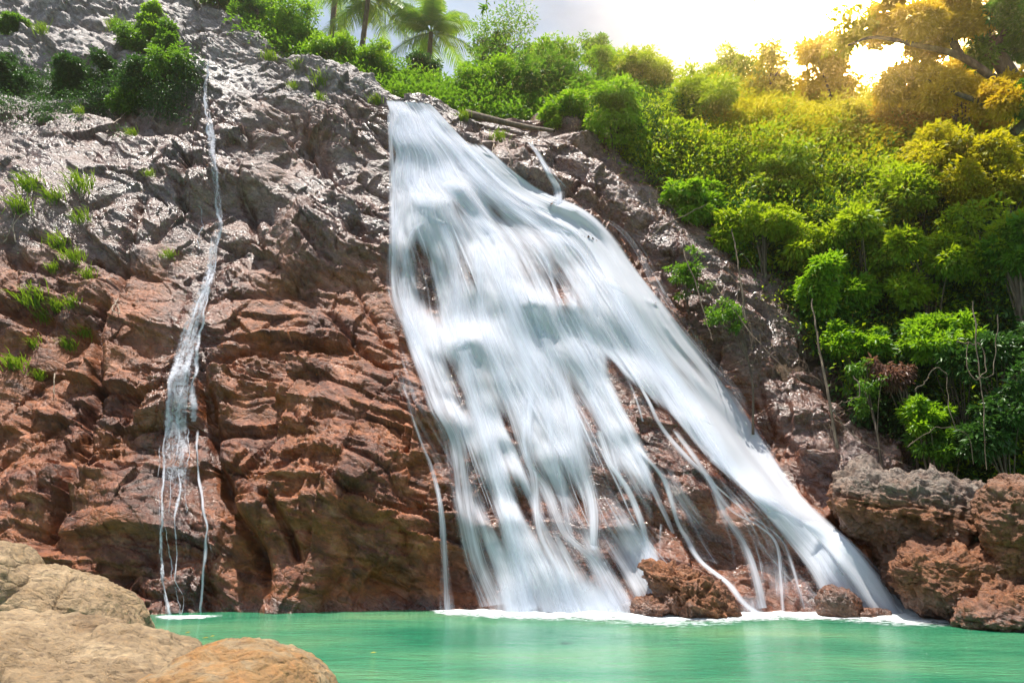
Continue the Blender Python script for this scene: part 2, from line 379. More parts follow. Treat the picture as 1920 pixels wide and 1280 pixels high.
# the ridge: knobs
HT += .5*fbm(G0*.9, 4, 81)*sstep(240, 120, GY)
GD = G0 + nrm*HT[..., None]
GD[-1] = G0[-1]
wetf = np.clip(.9*fallzone + .75*sstep(120, 20, np.abs(GX - np.interp(GY, [100, 350, 540, 700, 1160], [392, 405, 388, 340, 340])))*sstep(80, 130, GY), 0, 1)
wetf = np.maximum(wetf, .85*sstep(.0, .35, fbm(G0*.22, 3, 61) + .35*sstep(700, 350, GY) - .12)*sstep(160, 240, GY)*sstep(760, 560, GY)*sstep(-40, 60, GX))
wetf = np.maximum(wetf, .9*sstep(.5, .0, GD[..., 2]))
wetf = np.maximum(wetf, .8*sstep(60, 10, np.abs(GX - np.interp(GY, [260, 420, 600, 860], [1000, 1090, 1280, 1500]))))
greyf = np.clip(.0 + .95*sstep(230, 130, GY) + .55*sstep(640, 330, GY) + .0 - .25*sstep(900, 1100, GX), 0, 1)
bank = sstep(10, 70, GX - np.interp(GY, [180, 280, 340, 420, 530, 640, 740, 860, 1000, 1150], [840, 930, 990, 1110, 1200, 1300, 1380, 1450, 1530, 1680]))
wetf = np.maximum(wetf, .95*bank*sstep(240, 330, GY)); greyf = np.maximum(greyf*(1-.3*bank), .42*bank)
M_ROCK = rock_material('rock', [(.042,.011,.005), (.19,.046,.010), (.42,.125,.021), (.085,.022,.008)],
                       grey=[(.08,.062,.062), (.21,.175,.17), (.40,.35,.335)], rough=(.55,.22), bump=.5, facet=.24, spec=.55)
cliff = mesh_obj('cliff', GD, grid_faces(NV, NU), M_ROCK, attrs={'wet': wetf, 'grey': greyf})
tag(cliff, kind='structure')
_st = 2
_sub = GD[::_st, ::_st]; _nr, _nc = _sub.shape[:2]
BV = BVHTree.FromPolygons(_sub.reshape(-1, 3).tolist(), grid_faces(_nr, _nc).tolist())
CAMV = Vector((0, 0, CAMZ))
def hitY(px, py, bv=None, default=None):
    d = Vector(ray(px, py).tolist()); h = (bv or BV).ray_cast(CAMV, d)
    return h[0].y if h[0] is not None else default
def hit(px, py, bv=None):
    d = Vector(ray(px, py).tolist()); h = (bv or BV).ray_cast(CAMV, d)
    return (np.array(h[0]), np.array(h[1])) if h[0] is not None else (None, None)

# ------------------------------------------------------------------ hillside to the right, ground behind the ridge, pool bed, water
HC = [
 [(1690,1060,1.2),(1620,900,1.4),(1470,720,1.5),(1290,480,1.6),(1110,310,1.7),(1010,240,2.6),(1000,225,6)],
 [(1830,1060,1.2),(1760,920,1.4),(1600,700,1.7),(1440,480,2.1),(1270,335,2.4),(1130,255,3.2),(1120,235,6)],
 [(2000,1060,.6),(1930,900,.8),(1790,680,1.0),(1650,460,1.4),(1480,340,2.0),(1330,250,3.0),(1320,225,6)],
 [(2300,1060,-1),(2200,900,-.8),(2080,680,-.5),(1950,440,.1),(1750,330,1.2),(1560,250,2.5),(1550,220,6)],
 [(2900,1060,-3),(2800,900,-3),(2650,680,-2.5),(2450,400,-1.6),(2150,300,-.2),(1850,240,1.5),(1840,210,5)],
]
def hill_grid(nu, nv):
    L = []
    for c in HC:
        c = np.array(c, float); P = at(c[:, 0], c[:, 1], slope_Y(c[:, 1]) + c[:, 2]); P = np.concatenate([[P[0]+np.array([0, -.6, -2.5])], P]); L.append(catmull(P, nv))
    L = np.array(L); return np.stack([catmull(L[:, j], nu) for j in range(nv)])
HG = hill_grid(220, 220)
hn = np.cross(np.gradient(HG, axis=1), np.gradient(HG, axis=0)); hn /= np.linalg.norm(hn, axis=2)[..., None]
HG = HG + hn*(.45*fbm(HG*.5, 4, 101) + .18*fbm(HG*1.7, 4, 103, .6, True))[..., None]
m, nt, bs, out = mat('soil'); N = NT(nt); p = N.pos()
c = N.ramp(N.noise(p, 1.3, 8, .65), [(.32, (.035, .02, .012)), (.5, (.085, .045, .025)), (.66, (.16, .10, .06))])
nt.links.new(c, bs.inputs['Base Color']); bs.inputs['Roughness'].default_value = .9
nt.links.new(N.n('ShaderNodeBump', {'Height': N.noise(p, 6, 10, .7), 'Strength': .8, 'Distance': .2}).outputs[0], bs.inputs['Normal'])
M_SOIL = m
hill = tag(mesh_obj('hillside', HG, grid_faces(220, 220), M_SOIL), kind='structure')
BH = BVHTree.FromPolygons(HG.reshape(-1, 3).tolist(), grid_faces(220, 220).tolist())
# the land behind the ridge: starts just below the ridge line and runs back
rid = np.concatenate([G0[-1, ::25], HG[-1, ::20]]); rid = rid[np.argsort(rid[:, 0])]
k = np.linspace(0, 1, 30)[:, None, None]
LD = rid[None]*1.0 + np.concatenate([rid[None]*0 + np.array([0, 0, -.25]), np.zeros((29,)+rid.shape)])
far = rid.copy(); far[:, 1] = 74; far[:, 0] = np.clip(far[:, 0]*2.5, -74, 74); far[:, 2] = rid[:, 2].mean() + 6
LD = rid[None]*(1-k**1.5) + far[None]*k**1.5; LD[..., 2] -= .3*(1-k[..., 0])
LD[..., 2] += .5*fbm(LD*.15, 3, 110)*sstep(0, .2, k[..., 0])
land = tag(mesh_obj('terrain', LD, grid_faces(30, len(rid)), M_SOIL), kind='structure')
BL = BVHTree.FromPolygons(LD.reshape(-1, 3).tolist(), grid_faces(30, len(rid)).tolist())
def ground_z(x, y, default=19.):
    for b in (BL, BH, BV):
        h = b.ray_cast(Vector((x, y, 90)), Vector((0, 0, -1)))
        if h[0] is not None: return h[0].z
    return default
m, nt, bs, out = mat('pool_bed'); bs.inputs['Base Color'].default_value = (.10, .09, .05, 1); bs.inputs['Roughness'].default_value = .9
N = NT(nt); nt.links.new(N.ramp(N.noise(N.pos(), .8, 6), [(.3, (.05, .05, .03)), (.7, (.16, .13, .08))]), bs.inputs['Base Color'])
tag(mesh_obj('ground', [(-76,-76,-1.6),(76,-76,-1.6),(76,76,-1.6),(-76,76,-1.6)], np.array([[0,1,2,3]]), m), kind='structure')

m, nt, bs, out = mat('pool_water'); N = NT(nt); p = N.pos()
c = N.ramp(N.noise(N.mapped(p, (.25, .6, 1)), .7, 4, .5, .5), [(.34, (.014, .17, .085)), (.5, (.055, .24, .12)), (.66, (.13, .29, .135))])
nt.links.new(c, bs.inputs['Base Color']); bs.inputs['Roughness'].default_value = .10; bs.inputs['IOR'].default_value = 1.33
h1 = N.noise(N.mapped(p, (.8, 2.4, 1), (0, 0, .12)), 1.8, 5, .55, .6); h2 = N.noise(N.mapped(p, (1, 3.4, 1), (0, 0, -.2)), 6.5, 5, .6, .8)
hh = N.math('ADD', h1, N.math('MULTIPLY', h2, .35))
nt.links.new(N.n('ShaderNodeBump', {'Height': hh, 'Strength': .75, 'Distance': .14}).outputs[0], bs.inputs['Normal'])
wx = np.linspace(-45, 45, 60); wy = np.linspace(-14, 20, 40)
WX, WY = np.meshgrid(wx, wy); WV = np.stack([WX, WY, 0*WX], -1)
tag(mesh_obj('water', WV, grid_faces(40, 60), m), kind='structure')
# ------------------------------------------------------------------ falling water: silky sheets and strands that follow the rock
def water_material(name, fine=1., cut=.30, gain=2.2, contrast=2.4, lace=0., tint=(.80, .83, .91)):
    m, nt, bs, out = mat(name); N = NT(nt)
    uv = N.n('ShaderNodeUVMap').outputs[0]; d = N.attr('dens')
    a1 = N.noise(N.mapped(uv, (7*fine, .33, 1)), 1., 4, .58, .3); a2 = N.noise(N.mapped(uv, (28*fine, .7, 1)), 1., 3, .55, .2)
    a3 = N.noise(N.mapped(uv, (1.6*fine, .5, 1)), 1., 3, .5, .4)
    s = N.math('ADD', N.math('ADD', N.math('MULTIPLY', a1, .48), N.math('MULTIPLY', a2, .20)), N.math('MULTIPLY', a3, .32))
    if lace:
        l = N.noise(N.mapped(uv, (6.5, 3.6, 1)), 1., 6, .75, 1.5)
        s = N.math('ADD', N.math('MULTIPLY', s, 1-lace), N.math('MULTIPLY', l, lace))
    s = N.math('MULTIPLY', N.math('SUBTRACT', s, .5), contrast)
    al = N.math('ADD', N.math('SUBTRACT', N.math('MULTIPLY', d, gain), cut), s)
    sm = N.n('ShaderNodeMapRange', {'Value': al, 'From Min': 0., 'From Max': 1.15}, interpolation_type='SMOOTHSTEP').outputs[0]
    ed = N.n('ShaderNodeMapRange', {'Value': d, 'From Min': 0.01, 'From Max': .16}, interpolation_type='SMOOTHSTEP').outputs[0]
    al = N.math('MULTIPLY', N.math('MULTIPLY', sm, ed), .96)
    df = N.n('ShaderNodeBsdfDiffuse', {'Color': (*tint, 1)}); tr = N.n('ShaderNodeBsdfTranslucent', {'Color': (*tint, 1)})
    b = N.n('ShaderNodeBump', {'Height': N.math('ADD', a1, N.math('MULTIPLY', a2, .5)), 'Strength': .35, 'Distance': .08})
    nt.links.new(b.outputs[0], df.inputs['Normal'])
    mx = N.n('ShaderNodeMixShader', {0: .42, 1: df.outputs[0], 2: tr.outputs[0]})
    tp = N.n('ShaderNodeBsdfTransparent')
    fin = N.n('ShaderNodeMixShader', {0: al, 1: tp.outputs[0], 2: mx.outputs[0]})
    nt.links.new(fin.outputs[0], out.inputs['Surface']); nt.nodes.remove(bs)
    return m
M_FALL = water_material('falling_water')
M_STRAND = water_material('water_strand', 1.5, .42, 1.55, 2.7)
M_SPRAY = water_material('water_spray', .5, .36, 1.5, 1.4)
M_VEIL = water_material('thin_water_veil', 1.3, .45, 1.7, 2.8)
M_LACE = water_material('lacy_water', 1.8, .45, 1.8, 4.6, .6)

def stream(name, parent, left, right, dens, m, na=140, nc=24, eps=.07, allow=.012, sm=2.5, edge=.25, uoff=0., start=.03, end=.0, bulge=.0):
    """a sheet of water between two lines of flow, laid over the rock and carried clear of it where it falls free"""
    A = catmull(left, na); B = catmull(right, na); u = np.linspace(0, 1, nc)
    P = A[:, None, :2]*(1-u)[None, :, None] + B[:, None, :2]*u[None, :, None]
    Y = np.full((na, nc), np.nan)
    for i in range(na):
        for j in range(nc):
            y = hitY(P[i, j, 0], P[i, j, 1])
            if y is not None: Y[i, j] = y
    for j in range(nc):
        ok = ~np.isnan(Y[:, j])
        Y[:, j] = np.interp(np.arange(na), np.arange(na)[ok], Y[ok, j]) if ok.any() else slope_Y(P[:, j, 1])
    R0 = Y - eps; R = R0.copy()
    for k in range(1, 4): R[:-k] = np.minimum(R[:-k], R0[k:]); R[k:] = np.minimum(R[k:], R0[:-k])
    if nc > 6:
        R1 = R.copy(); R[:, :-1] = np.minimum(R[:, :-1], R1[:, 1:]); R[:, 1:] = np.minimum(R[:, 1:], R1[:, :-1])
    Wt = R.copy()
    for i in range(1, na): Wt[i] = np.minimum(R[i], Wt[i-1] + allow)
    Wt = gsm(Wt, sm, 0)
    if nc > 6: Wt = gsm(Wt, 1.0, 1)
    Wt = np.minimum(Wt, R0 + eps*.25)
    if bulge: Wt = Wt - bulge*(1 - (2*u[None]-1)**2)
    V = at(P[..., 0], P[..., 1], Wt)
    seg = np.linalg.norm(np.diff(V[:, nc//2], axis=0), axis=1); vl = np.concatenate([[0], np.cumsum(seg)])
    wid = np.linalg.norm(V[:, -1]-V[:, 0], axis=1).mean()
    UV = np.stack(np.broadcast_arrays(u[None]*wid + uoff, vl[:, None] + uoff*3.1), -1)
    t = np.linspace(0, 1, na)[:, None]
    D = dens(P[..., 0], P[..., 1], t, u[None]) if callable(dens) else np.full((na, nc), dens)
    D = D*sstep(0, edge, u)[None]*sstep(1, 1-edge, u)[None]
    if start: D = D*sstep(0, start, t)
    if end: D = D*sstep(1, 1-end, t)
    return mesh_obj(name, V, grid_faces(na, nc), m, parent, uv=UV.reshape(-1, 2), attrs={'dens': D})
def strand(name, parent, line, width, dens, m=None, wig=0, **k):
    """a single strand: a line of flow with a width at each point"""
    L = np.array(line, float); w = np.broadcast_to(width, (len(L),)).astype(float)
    n = max(60, int(np.linalg.norm(np.diff(L, axis=0), axis=1).sum()/7)); C = catmull(np.column_stack([L, w]), n)
    if wig:
        C[:, 0] += gsm(RNG.normal(0, wig*2.6, n), 1.6); C[:, 2] *= 1 + .8*gsm(RNG.normal(0, 1.1, n), 2.)
        C[:, 2] = np.maximum(C[:, 2], 2)
    t = np.gradient(C[:, :2], axis=0); t /= np.linalg.norm(t, axis=1)[:, None]; nn = np.stack([-t[:, 1], t[:, 0]], -1)
    nn[:, 1] *= .35
    a = C[:, :2] + nn*C[:, 2:]/2; b = C[:, :2] - nn*C[:, 2:]/2
    k.setdefault('nc', int(np.clip(C[:, 2].max()/5, 7, 18))); k.setdefault('edge', .5); k.setdefault('eps', .11); k.setdefault('bulge', .02)
    return stream(name, parent, b if wig else b[::max(1, n//40)], a if wig else a[::max(1, n//40)], dens, m or M_STRAND, na=n, uoff=float(RNG.uniform(0, 50)), **k)

wf = tag(empty('waterfall', at(760, 188, 25.)), 'broad white waterfall fanning out to the right down the middle of the cliff', 'waterfall')
ML = [(719,183),(729,215),(725,250),(737,290),(726,335),(734,370),(722,420),(727,470),(737,540),(752,640),(788,740),(822,830),(850,920),(880,1010),(905,1080),(925,1147)]
MR = [(806,190),(880,268),(985,365),(1090,430),(1175,540),(1240,640),(1310,740),(1370,830),(1440,930),(1510,1010),(1590,1090),(1640,1150)]
GAPS = [(806,545,34,85,.48),(800,480,20,40,.5),(866,385,17,26,.8),(1047,545,16,46,.5),(1075,490,14,22,.4),
        (1120,900,30,70,.7),(1150,1010,45,70,.9),(870,740,26,40,.5),(850,690,20,26,.45),(960,800,18,60,.5),(930,960,16,90,.75),(1030,1040,18,70,.7),
        (985,960,14,60,.6),(1090,1010,16,50,.6),(880,1000,14,60,.5),(1480,1090,40,50,.6),(930,400,14,30,.35),(780,880,60,60,.6)]
def dens_main(x, y, t, u):
    d = .88 - .22*sstep(300, 430, y)*sstep(640, 520, y) - .22*sstep(600, 740, y) - .17*sstep(760, 960, y)
    for gx, gy, rx, ry, g in GAPS:
        d = d*(1 - g*np.exp(-(((x-gx) - .28*(y-gy))/rx)**2 - ((y-gy)/ry)**2))
    wl_ = np.interp(y, [640, 700, 766, 850, 950, 1050, 1150], [1122, 1134, 1166, 1208, 1226, 1232, 1240]); wr_ = np.interp(y, [640, 700, 766, 850, 950, 1050, 1150], [1122, 1176, 1248, 1325, 1432, 1535, 1610])
    d = d*(1 - .93*sstep(-8, 14, x - wl_)*sstep(-8, 14, wr_ - x)*sstep(640, 690, y)) + .25*sstep(0, 20, x - wr_)*sstep(640, 700, y)
    n = noise3(np.stack(np.broadcast_arrays(u*14, t*3 + 0*u, 0*u + 2.2), -1), 301)*.5 + noise3(np.stack(np.broadcast_arrays(u*34, t*5 + 0*u, 0*u + 8.2), -1), 302)*.4
    n = n + noise3(np.stack(np.broadcast_arrays(u*7 + .6*noise3(np.stack(np.broadcast_arrays(u*4, t*6, 0*u+5.), -1), 9), t*9 + 0*u, 0*u + 4.2), -1), 303)*.55
    d = d + n*(.26 + .24*sstep(400, 900, y))
    return np.clip(d, 0, 1.05)
stream('water_sheet', wf, ML, MR, dens_main, M_FALL, na=260, nc=150, eps=.085, edge=.06, start=.012)
stream('water_sheet', wf, [(x+6, y) for x, y in ML], [(x-8, y) for x, y in MR], lambda x, y, t, u: dens_main(x, y, t, u)*.62, M_VEIL, na=220, nc=110, eps=.20, edge=.06, sm=5, uoff=7.3, allow=.0)
# the wide bluish stream on the outside right and its spray
RL = [(840,262),(950,365),(1070,440),(1130,540),(1165,640),(1236,740),(1304,830),(1375,910),(1450,1000),(1500,1070),(1535,1144)]
RR = [(905,262),(1010,350),(1120,400),(1215,520),(1300,620),(1385,725),(1450,830),(1508,920),(1580,990),(1660,1065),(1735,1150)]
stream('water_sheet', wf, RL, RR, lambda x, y, t, u: .92 - .25*np.exp(-((y-690)/70)**2) - .16*sstep(880, 1080, y) + 0*u + .22*noise3(np.stack(np.broadcast_arrays(u*9, t*4+0*u, 0*u+3.3), -1), 305), M_FALL, na=220, nc=60, eps=.14, edge=.28, sm=5, uoff=21.)
stream('water_sheet', wf, [(1060,385),(1150,440),(1220,560),(1290,650),(1360,735),(1420,830)], [(1110,385),(1200,440),(1275,560),(1345,660),(1420,760),(1460,850)], .42, M_VEIL, na=120, nc=26, eps=.22, edge=.45, sm=6, uoff=33., end=.2, start=.15)
stream('water_sheet', wf, [(1470,965),(1520,1010),(1580,1080),(1625,1148)], [(1520,965),(1590,1000),(1650,1070),(1700,1150)], .85, M_FALL, na=90, nc=26, eps=.35, edge=.4, sm=6, uoff=41., allow=-.004, start=.2)
stream('water_sheet', wf, [(705,640),(715,700),(745,790),(800,880),(850,960)], [(765,600),(800,700),(840,790),(880,880),(910,960)], .36, M_VEIL, na=110, nc=26, eps=.10, edge=.4, uoff=51., end=.3, start=.2)
ST = [
 ([(728,190),(733,270),(736,340),(738,430),(741,541),(774,631),(801,705),(822,766),(855,833),(872,951),(895,1051),(932,1140)], [6,12,18,26,40,46,50,54,58,62,70,84], .8),
 ([(835,560),(840,640),(822,760),(835,860),(850,940)], [10,14,18,20,10], .35),
 ([(800,412),(772,436),(758,490),(756,560),(768,640)], [20,22,24,26,18], .62),
 ([(790,420),(782,450),(778,520),(782,600)], [14,18,18,10], .42),
 ([(825,408),(846,470),(855,531),(862,618),(875,699),(905,800),(936,917),(962,1001),(989,1119),(1004,1146)], [30,38,44,48,50,52,56,60,66,70], .84),
 ([(890,440),(900,520),(905,598),(936,699),(966,783),(985,850),(1003,894),(1010,991),(1043,1068),(1068,1146)], [30,34,36,38,40,38,34,32,44,60], .75),
 ([(930,440),(955,560),(976,625),(990,720),(990,850),(1026,917),(1056,991),(1077,1018),(1117,1058),(1164,1142)], [30,40,44,42,40,42,42,44,60,88], .8),
 ([(960,520),(985,610),(1010,699),(1043,860),(1060,960),(1075,1010)], [30,40,40,36,30,20], .66),
 ([(1000,600),(1030,650),(1060,732),(1087,860),(1110,951),(1112,1030)], [34,40,50,56,44,24], .85),
 ([(1045,600),(1085,660),(1120,760),(1150,850),(1165,910)], [30,36,36,26,14], .7),
 ([(1080,600),(1110,648),(1137,732),(1177,816),(1208,880),(1245,960),(1262,1000)], [22,26,22,20,18,14,8], .72),
 ([(1120,800),(1144,867),(1177,917),(1204,984),(1217,1051),(1224,1128)], [16,18,18,20,22,28], .97),
 ([(1190,830),(1204,850),(1245,900),(1271,978),(1287,1008),(1313,1051),(1364,1092),(1394,1129),(1421,1150)], [12,13,14,14,16,16,18,22,30], .95),
 ([(1140,640),(1180,690),(1215,750),(1240,800),(1290,860),(1330,900),(1357,961),(1391,1011),(1414,1065),(1434,1146)], [8,9,10,16,20,22,24,26,34,46], .82),
 ([(1130,650),(1165,690),(1190,740),(1205,790)], [4,5,5,4], .8),
 ([(1260,800),(1313,870),(1367,951),(1421,984),(1455,1018),(1465,1085),(1468,1148)], [12,16,18,16,10,8,8], .75),
 ([(1330,900),(1400,960),(1460,1005),(1481,1045),(1508,1140)], [8,10,9,8,9], .75),
 ([(1330,850),(1381,890),(1448,951),(1495,984),(1549,1051),(1582,1102),(1660,1150)], [50,52,60,60,60,66,80], .95),
 ([(1440,930),(1508,984),(1565,998),(1616,1058),(1640,1140)], [26,34,44,44,40], .7),
 ([(790,200),(850,280),(930,365),(1010,420),(1080,440)], [30,50,60,60,50], .9),
 ([(750,200),(800,290),(870,380),(930,450)], [40,60,60,50], .95),
 ([(745,230),(770,330),(800,400),(830,420)], [30,50,50,40], .9),
 ([(1020,430),(1090,475),(1110,530),(1118,600)], [16,22,20,18], .8),
 ([(980,440),(1020,480),(1035,520),(1052,580),(1062,610)], [16,18,12,12,14], .75),
 ([(1060,500),(1075,540),(1080,600)], [7,8,8], .75),
 ([(760,740),(790,830),(810,880),(828,960),(835,1050),(840,1147)], [8,10,12,14,20,32], .72),
 ([(818,900),(824,960),(826,1040),(826,1145)], [5,5,6,10], .5),
 ([(1240,980),(1238,1040),(1246,1060)], [6,7,8], .6),
 ([(1350,960),(1370,1010),(1378,1060)], [8,9,8], .55),
 ([(1240,1010),(1210,1060),(1225,1100)], [6,7,6], .35),
 ([(1130,1050),(1150,1090),(1180,1140)], [16,26,40], .5),
]
for line, w, d in ST: strand('water_strand', wf, line, np.array(w)*1.3 + 5, d*.94)
for k in range(56):      # finer strands that follow the fan
    u0 = RNG.uniform(.03, .97); t0 = RNG.uniform(0, .7); t1 = min(1, t0 + RNG.uniform(.18, .5)); ts = np.linspace(t0, t1, 7)
    A = catmull(ML, 101); B = catmull(MR, 101); idx = (ts*100).astype(int); uu = u0 + .025*np.cumsum(RNG.normal(0, .35, 7))
    Lk = A[idx]*(1-uu)[:, None] + B[idx]*uu[:, None]
    if 1140 < Lk[3, 0] < 1560 and Lk[3, 1] > 650 and np.interp(Lk[3, 1], [640, 766, 850, 950, 1050, 1150], [1122, 1166, 1208, 1226, 1232, 1240]) < Lk[3, 0] < np.interp(Lk[3, 1], [640, 766, 850, 950, 1050, 1150], [1122, 1248, 1325, 1432, 1535, 1610]): continue
    w = RNG.uniform(4, 12)*np.array([.4, .8, 1, 1, 1, .8, .4])
    dd = RNG.uniform(.35, .75)
    g = max(q[4]*math.exp(-(((Lk[3, 0]-q[0]) - .28*(Lk[3, 1]-q[1]))/q[2])**2 - ((Lk[3, 1]-q[1])/q[3])**2) for q in GAPS)
    strand('water_strand', wf, Lk, w, dd*(1-.6*g), start=.15, end=.2)

tf = tag(empty('waterfall', at(393, 105, 27.)), 'thin lacy waterfall trickling down the left part of the cliff', 'waterfall')
TC = [(393,112),(386,160),(386,200),(394,240),(400,300),(406,350),(412,400),(403,450),(396,500),(385,540),(362,600),(345,670),(335,740),(330,800),(330,860)]
TW = np.array([7,10,14,22,22,18,20,24,30,32,42,54,62,70,72])
TC2 = TC + [(328,930),(326,1010)]; TW2 = np.concatenate([TW, [70, 62]])
strand('water_sheet', tf, TC2, TW2, lambda x, y, t, u: .44 + .12*sstep(400, 560, y) - .16*sstep(740, 980, y) + 0*u, M_LACE, nc=24, edge=.3, eps=.05, sm=1.2, start=.01, end=.15)
for line, w, d in [
 ([(393,110),(384,155),(383,190),(390,230),(392,262)], [7,7,8,12,16], .95),
 ([(392,230),(397,262),(402,310),(407,350),(406,380),(412,430),(402,470)], [16,20,12,9,8,9,8], .7),
 ([(375,380),(378,420),(372,470)], [4,6,5], .6),
 ([(404,470),(396,520),(372,570),(352,620),(330,690),(316,750),(308,830),(306,930),(304,1030),(308,1100),(316,1162)], [10,12,14,14,16,18,14,10,9,9,10], .72),
 ([(398,440),(390,520),(372,600),(352,680),(338,760),(334,830),(322,900),(318,960)], [8,10,12,14,14,10,8,6], .6),
 ([(392,540),(380,600),(370,660),(362,730),(360,790)], [8,8,14,22,26], .75),
 ([(348,840),(338,870),(336,910),(330,960),(332,1030),(330,1080),(345,1120),(336,1162)], [7,7,7,8,8,6,5,8], .72),
 ([(355,800),(352,860),(347,920),(350,960)], [4,4,4,3], .7),
 ([(366,800),(370,860),(380,930),(386,980),(383,1030),(378,1090),(376,1162)], [9,8,8,9,8,7,8], .92),
 ([(310,980),(320,1050),(330,1110),(340,1160)], [6,6,6,10], .6),
 ([(300,830),(299,900),(299,1000),(306,1090),(312,1160)], [4,4,4,4,5], .55),
 ([(340,960),(344,1030),(350,1060)], [4,4,3], .4), ([(386,985),(395,1030),(400,1060)], [4,5,4], .4),
 ([(410,250),(420,300),(424,350)], [5,6,4], .35)]:
    strand('water_strand', tf, line, w, d, M_LACE if d < .85 else M_STRAND, eps=.06, bulge=.015, sm=1.0, wig=1.5)
sf = tag(empty('waterfall', at(990, 266, 25.)), 'small bluish rivulet falling to the right of the main waterfall top', 'waterfall')
for line, w, d in [
 ([(988,264),(1004,280),(1018,304),(1032,328),(1046,352),(1050,386)], [12,20,28,38,44,30], .72),
 ([(990,266),(1012,296),(1028,326),(1042,352),(1047,384)], [8,12,15,18,20], .85),
 ([(1024,310),(1044,332),(1062,352)], [6,9,12], .5)]:
    strand('water_strand', sf, line, w, d, M_LACE if d < .7 else M_STRAND, eps=.07)

for l, r, d in [([(1290,862),(1360,960),(1392,1050),(1395,1148)], [(1375,885),(1465,975),(1515,1050),(1535,1148)], .46), ([(1200,850),(1225,920),(1262,1000),(1300,1060)], [(1262,850),(1300,920),(1340,1000),(1390,1080)], .36)]:
    stream('water_sheet', wf, l, r, d, M_VEIL, na=90, nc=26, eps=.09, edge=.4, sm=2, start=.2, end=.12, uoff=float(RNG.uniform(0, 40)))
for l, r, d in [([(850,1040),(860,1090),(850,1150)], [(1010,1040),(1040,1090),(1070,1150)], .62), ([(1020,1050),(1030,1100),(1030,1150)], [(1150,1050),(1190,1100),(1225,1150)], .66),
                ([(1540,1050),(1560,1100),(1560,1150)], [(1640,1050),(1700,1100),(1780,1150)], .62), ([(1370,1090),(1370,1120),(1360,1150)], [(1430,1090),(1450,1120),(1470,1150)], .5)]:
    stream('water_spray', wf, l, r, d, M_SPRAY, na=50, nc=26, eps=.30, edge=.5, sm=6, start=.75, uoff=float(RNG.uniform(0, 40)), allow=-.004)

# ------------------------------------------------------------------ foam where the water lands
m, nt, bs, out = mat('foam'); N = NT(nt); p = N.pos()
al = N.math('ADD', N.math('SUBTRACT', N.math('MULTIPLY', N.attr('dens'), 2.0), .55), N.math('MULTIPLY', N.math('SUBTRACT', N.noise(N.mapped(p, (1, 2.2, 1)), 4, 8, .72, 1.2), .5), 4.2))
al = N.n('ShaderNodeMapRange', {'Value': al, 'From Max': .9}, interpolation_type='SMOOTHSTEP').outputs[0]
bs.inputs['Base Color'].default_value = (.84, .9, .92, 1); bs.inputs['Roughness'].default_value = .6
nt.links.new(al, bs.inputs['Alpha'])
nt.links.new(N.n('ShaderNodeBump', {'Height': N.noise(p, 14, 6, .7), 'Strength': .5, 'Distance': .05}).outputs[0], bs.inputs['Normal'])
M_FOAM = m
def foam(pxs, back, front, hgt, dens):
    """foam from the foot of the rock (row back) to its outer edge (row front), both given as picture rows on the water"""
    n = len(pxs); xs = np.linspace(pxs[0], pxs[-1], 260); bk = np.interp(xs, pxs, back); fr = np.interp(xs, pxs, front); hg = np.interp(xs, pxs, hgt)
    e = lambda py: ray(np.zeros_like(py), py)[..., 2]
    yb = -CAMZ/e(bk); yf = -CAMZ/e(fr); w = np.linspace(0, 1, 26)
    Y = yb[:, None]*(1-w) + yf[:, None]*w; d = ray(xs, np.full_like(xs, 1150.))[:, 0]
    X = d[:, None]*Y; n1 = fbm(np.stack([X*2.2, Y*3, 0*X], -1), 4, 401)
    Z = .014 + .45*hg[:, None]*np.exp(-((w[None]-.25)/.3)**2)*(.55 + .9*n1) ; Z = np.maximum(Z, .012)
    V = np.stack([X, Y, Z], -1); k = np.interp(xs, pxs, dens)
    D = k[:, None]*(1.0 + .5*n1)*sstep(1.08, .2, w)[None]*sstep(0, .02, np.linspace(0, 1, 260))[:, None]*sstep(1, .97, np.linspace(0, 1, 260))[:, None]
    return tag(mesh_obj('foam', V, grid_faces(260, 26), M_FOAM, attrs={'dens': D}), kind='stuff')
foam([800,880,960,1060,1160,1230,1330,1400,1480,1560,1660,1740,1800], [1141,1139,1138,1138,1138,1136,1140,1140,1142,1143,1138,1138,1143],
     [1158,1164,1169,1172,1178,1190,1192,1174,1170,1172,1184,1188,1184], [.03,.12,.22,.24,.30,.40,.12,.22,.12,.14,.40,.22,.10], [.5,.9,1.2,1.2,1.2,1.2,.7,1.1,.9,.9,1.2,1.2,1.])
foam([290,310,340,380,420], [1156,1155,1155,1154,1153], [1163,1166,1166,1163,1157], [.01,.03,.04,.03,.0], [.3,.8,.9,.8,.3])
# ------------------------------------------------------------------ boulders
import bmesh
def ico(sub):
    bm = bmesh.new(); bmesh.ops.create_icosphere(bm, subdivisions=sub, radius=1)
    V = np.array([v.co[:] for v in bm.verts]); F = np.array([[v.index for v in f.verts] for f in bm.faces]); bm.free(); return V, F
ICO = {6: ico(6), 7: ico(7)}
M_TAN = rock_material('pale_boulder', [(.26,.175,.095), (.37,.26,.15), (.48,.355,.22), (.19,.12,.065)], wet=False, rough=(.85, .5), bump=.8, scale=1.6, facet=.26, dip=.3)
M_TANO = rock_material('ochre_boulder', [(.36,.17,.04), (.34,.235,.13), (.40,.29,.17), (.44,.16,.02)], wet=False, rough=(.85, .5), bump=.8, scale=1.4, facet=.24, dip=.2)
M_BROWN = rock_material('brown_boulder', [(.07,.024,.012), (.20,.068,.022), (.33,.115,.028), (.10,.036,.016)], grey=[(.09,.07,.06), (.18,.15,.125), (.27,.235,.20)], wet=True, rough=(.7, .34), bump=.6, scale=1.3, spec=.6)
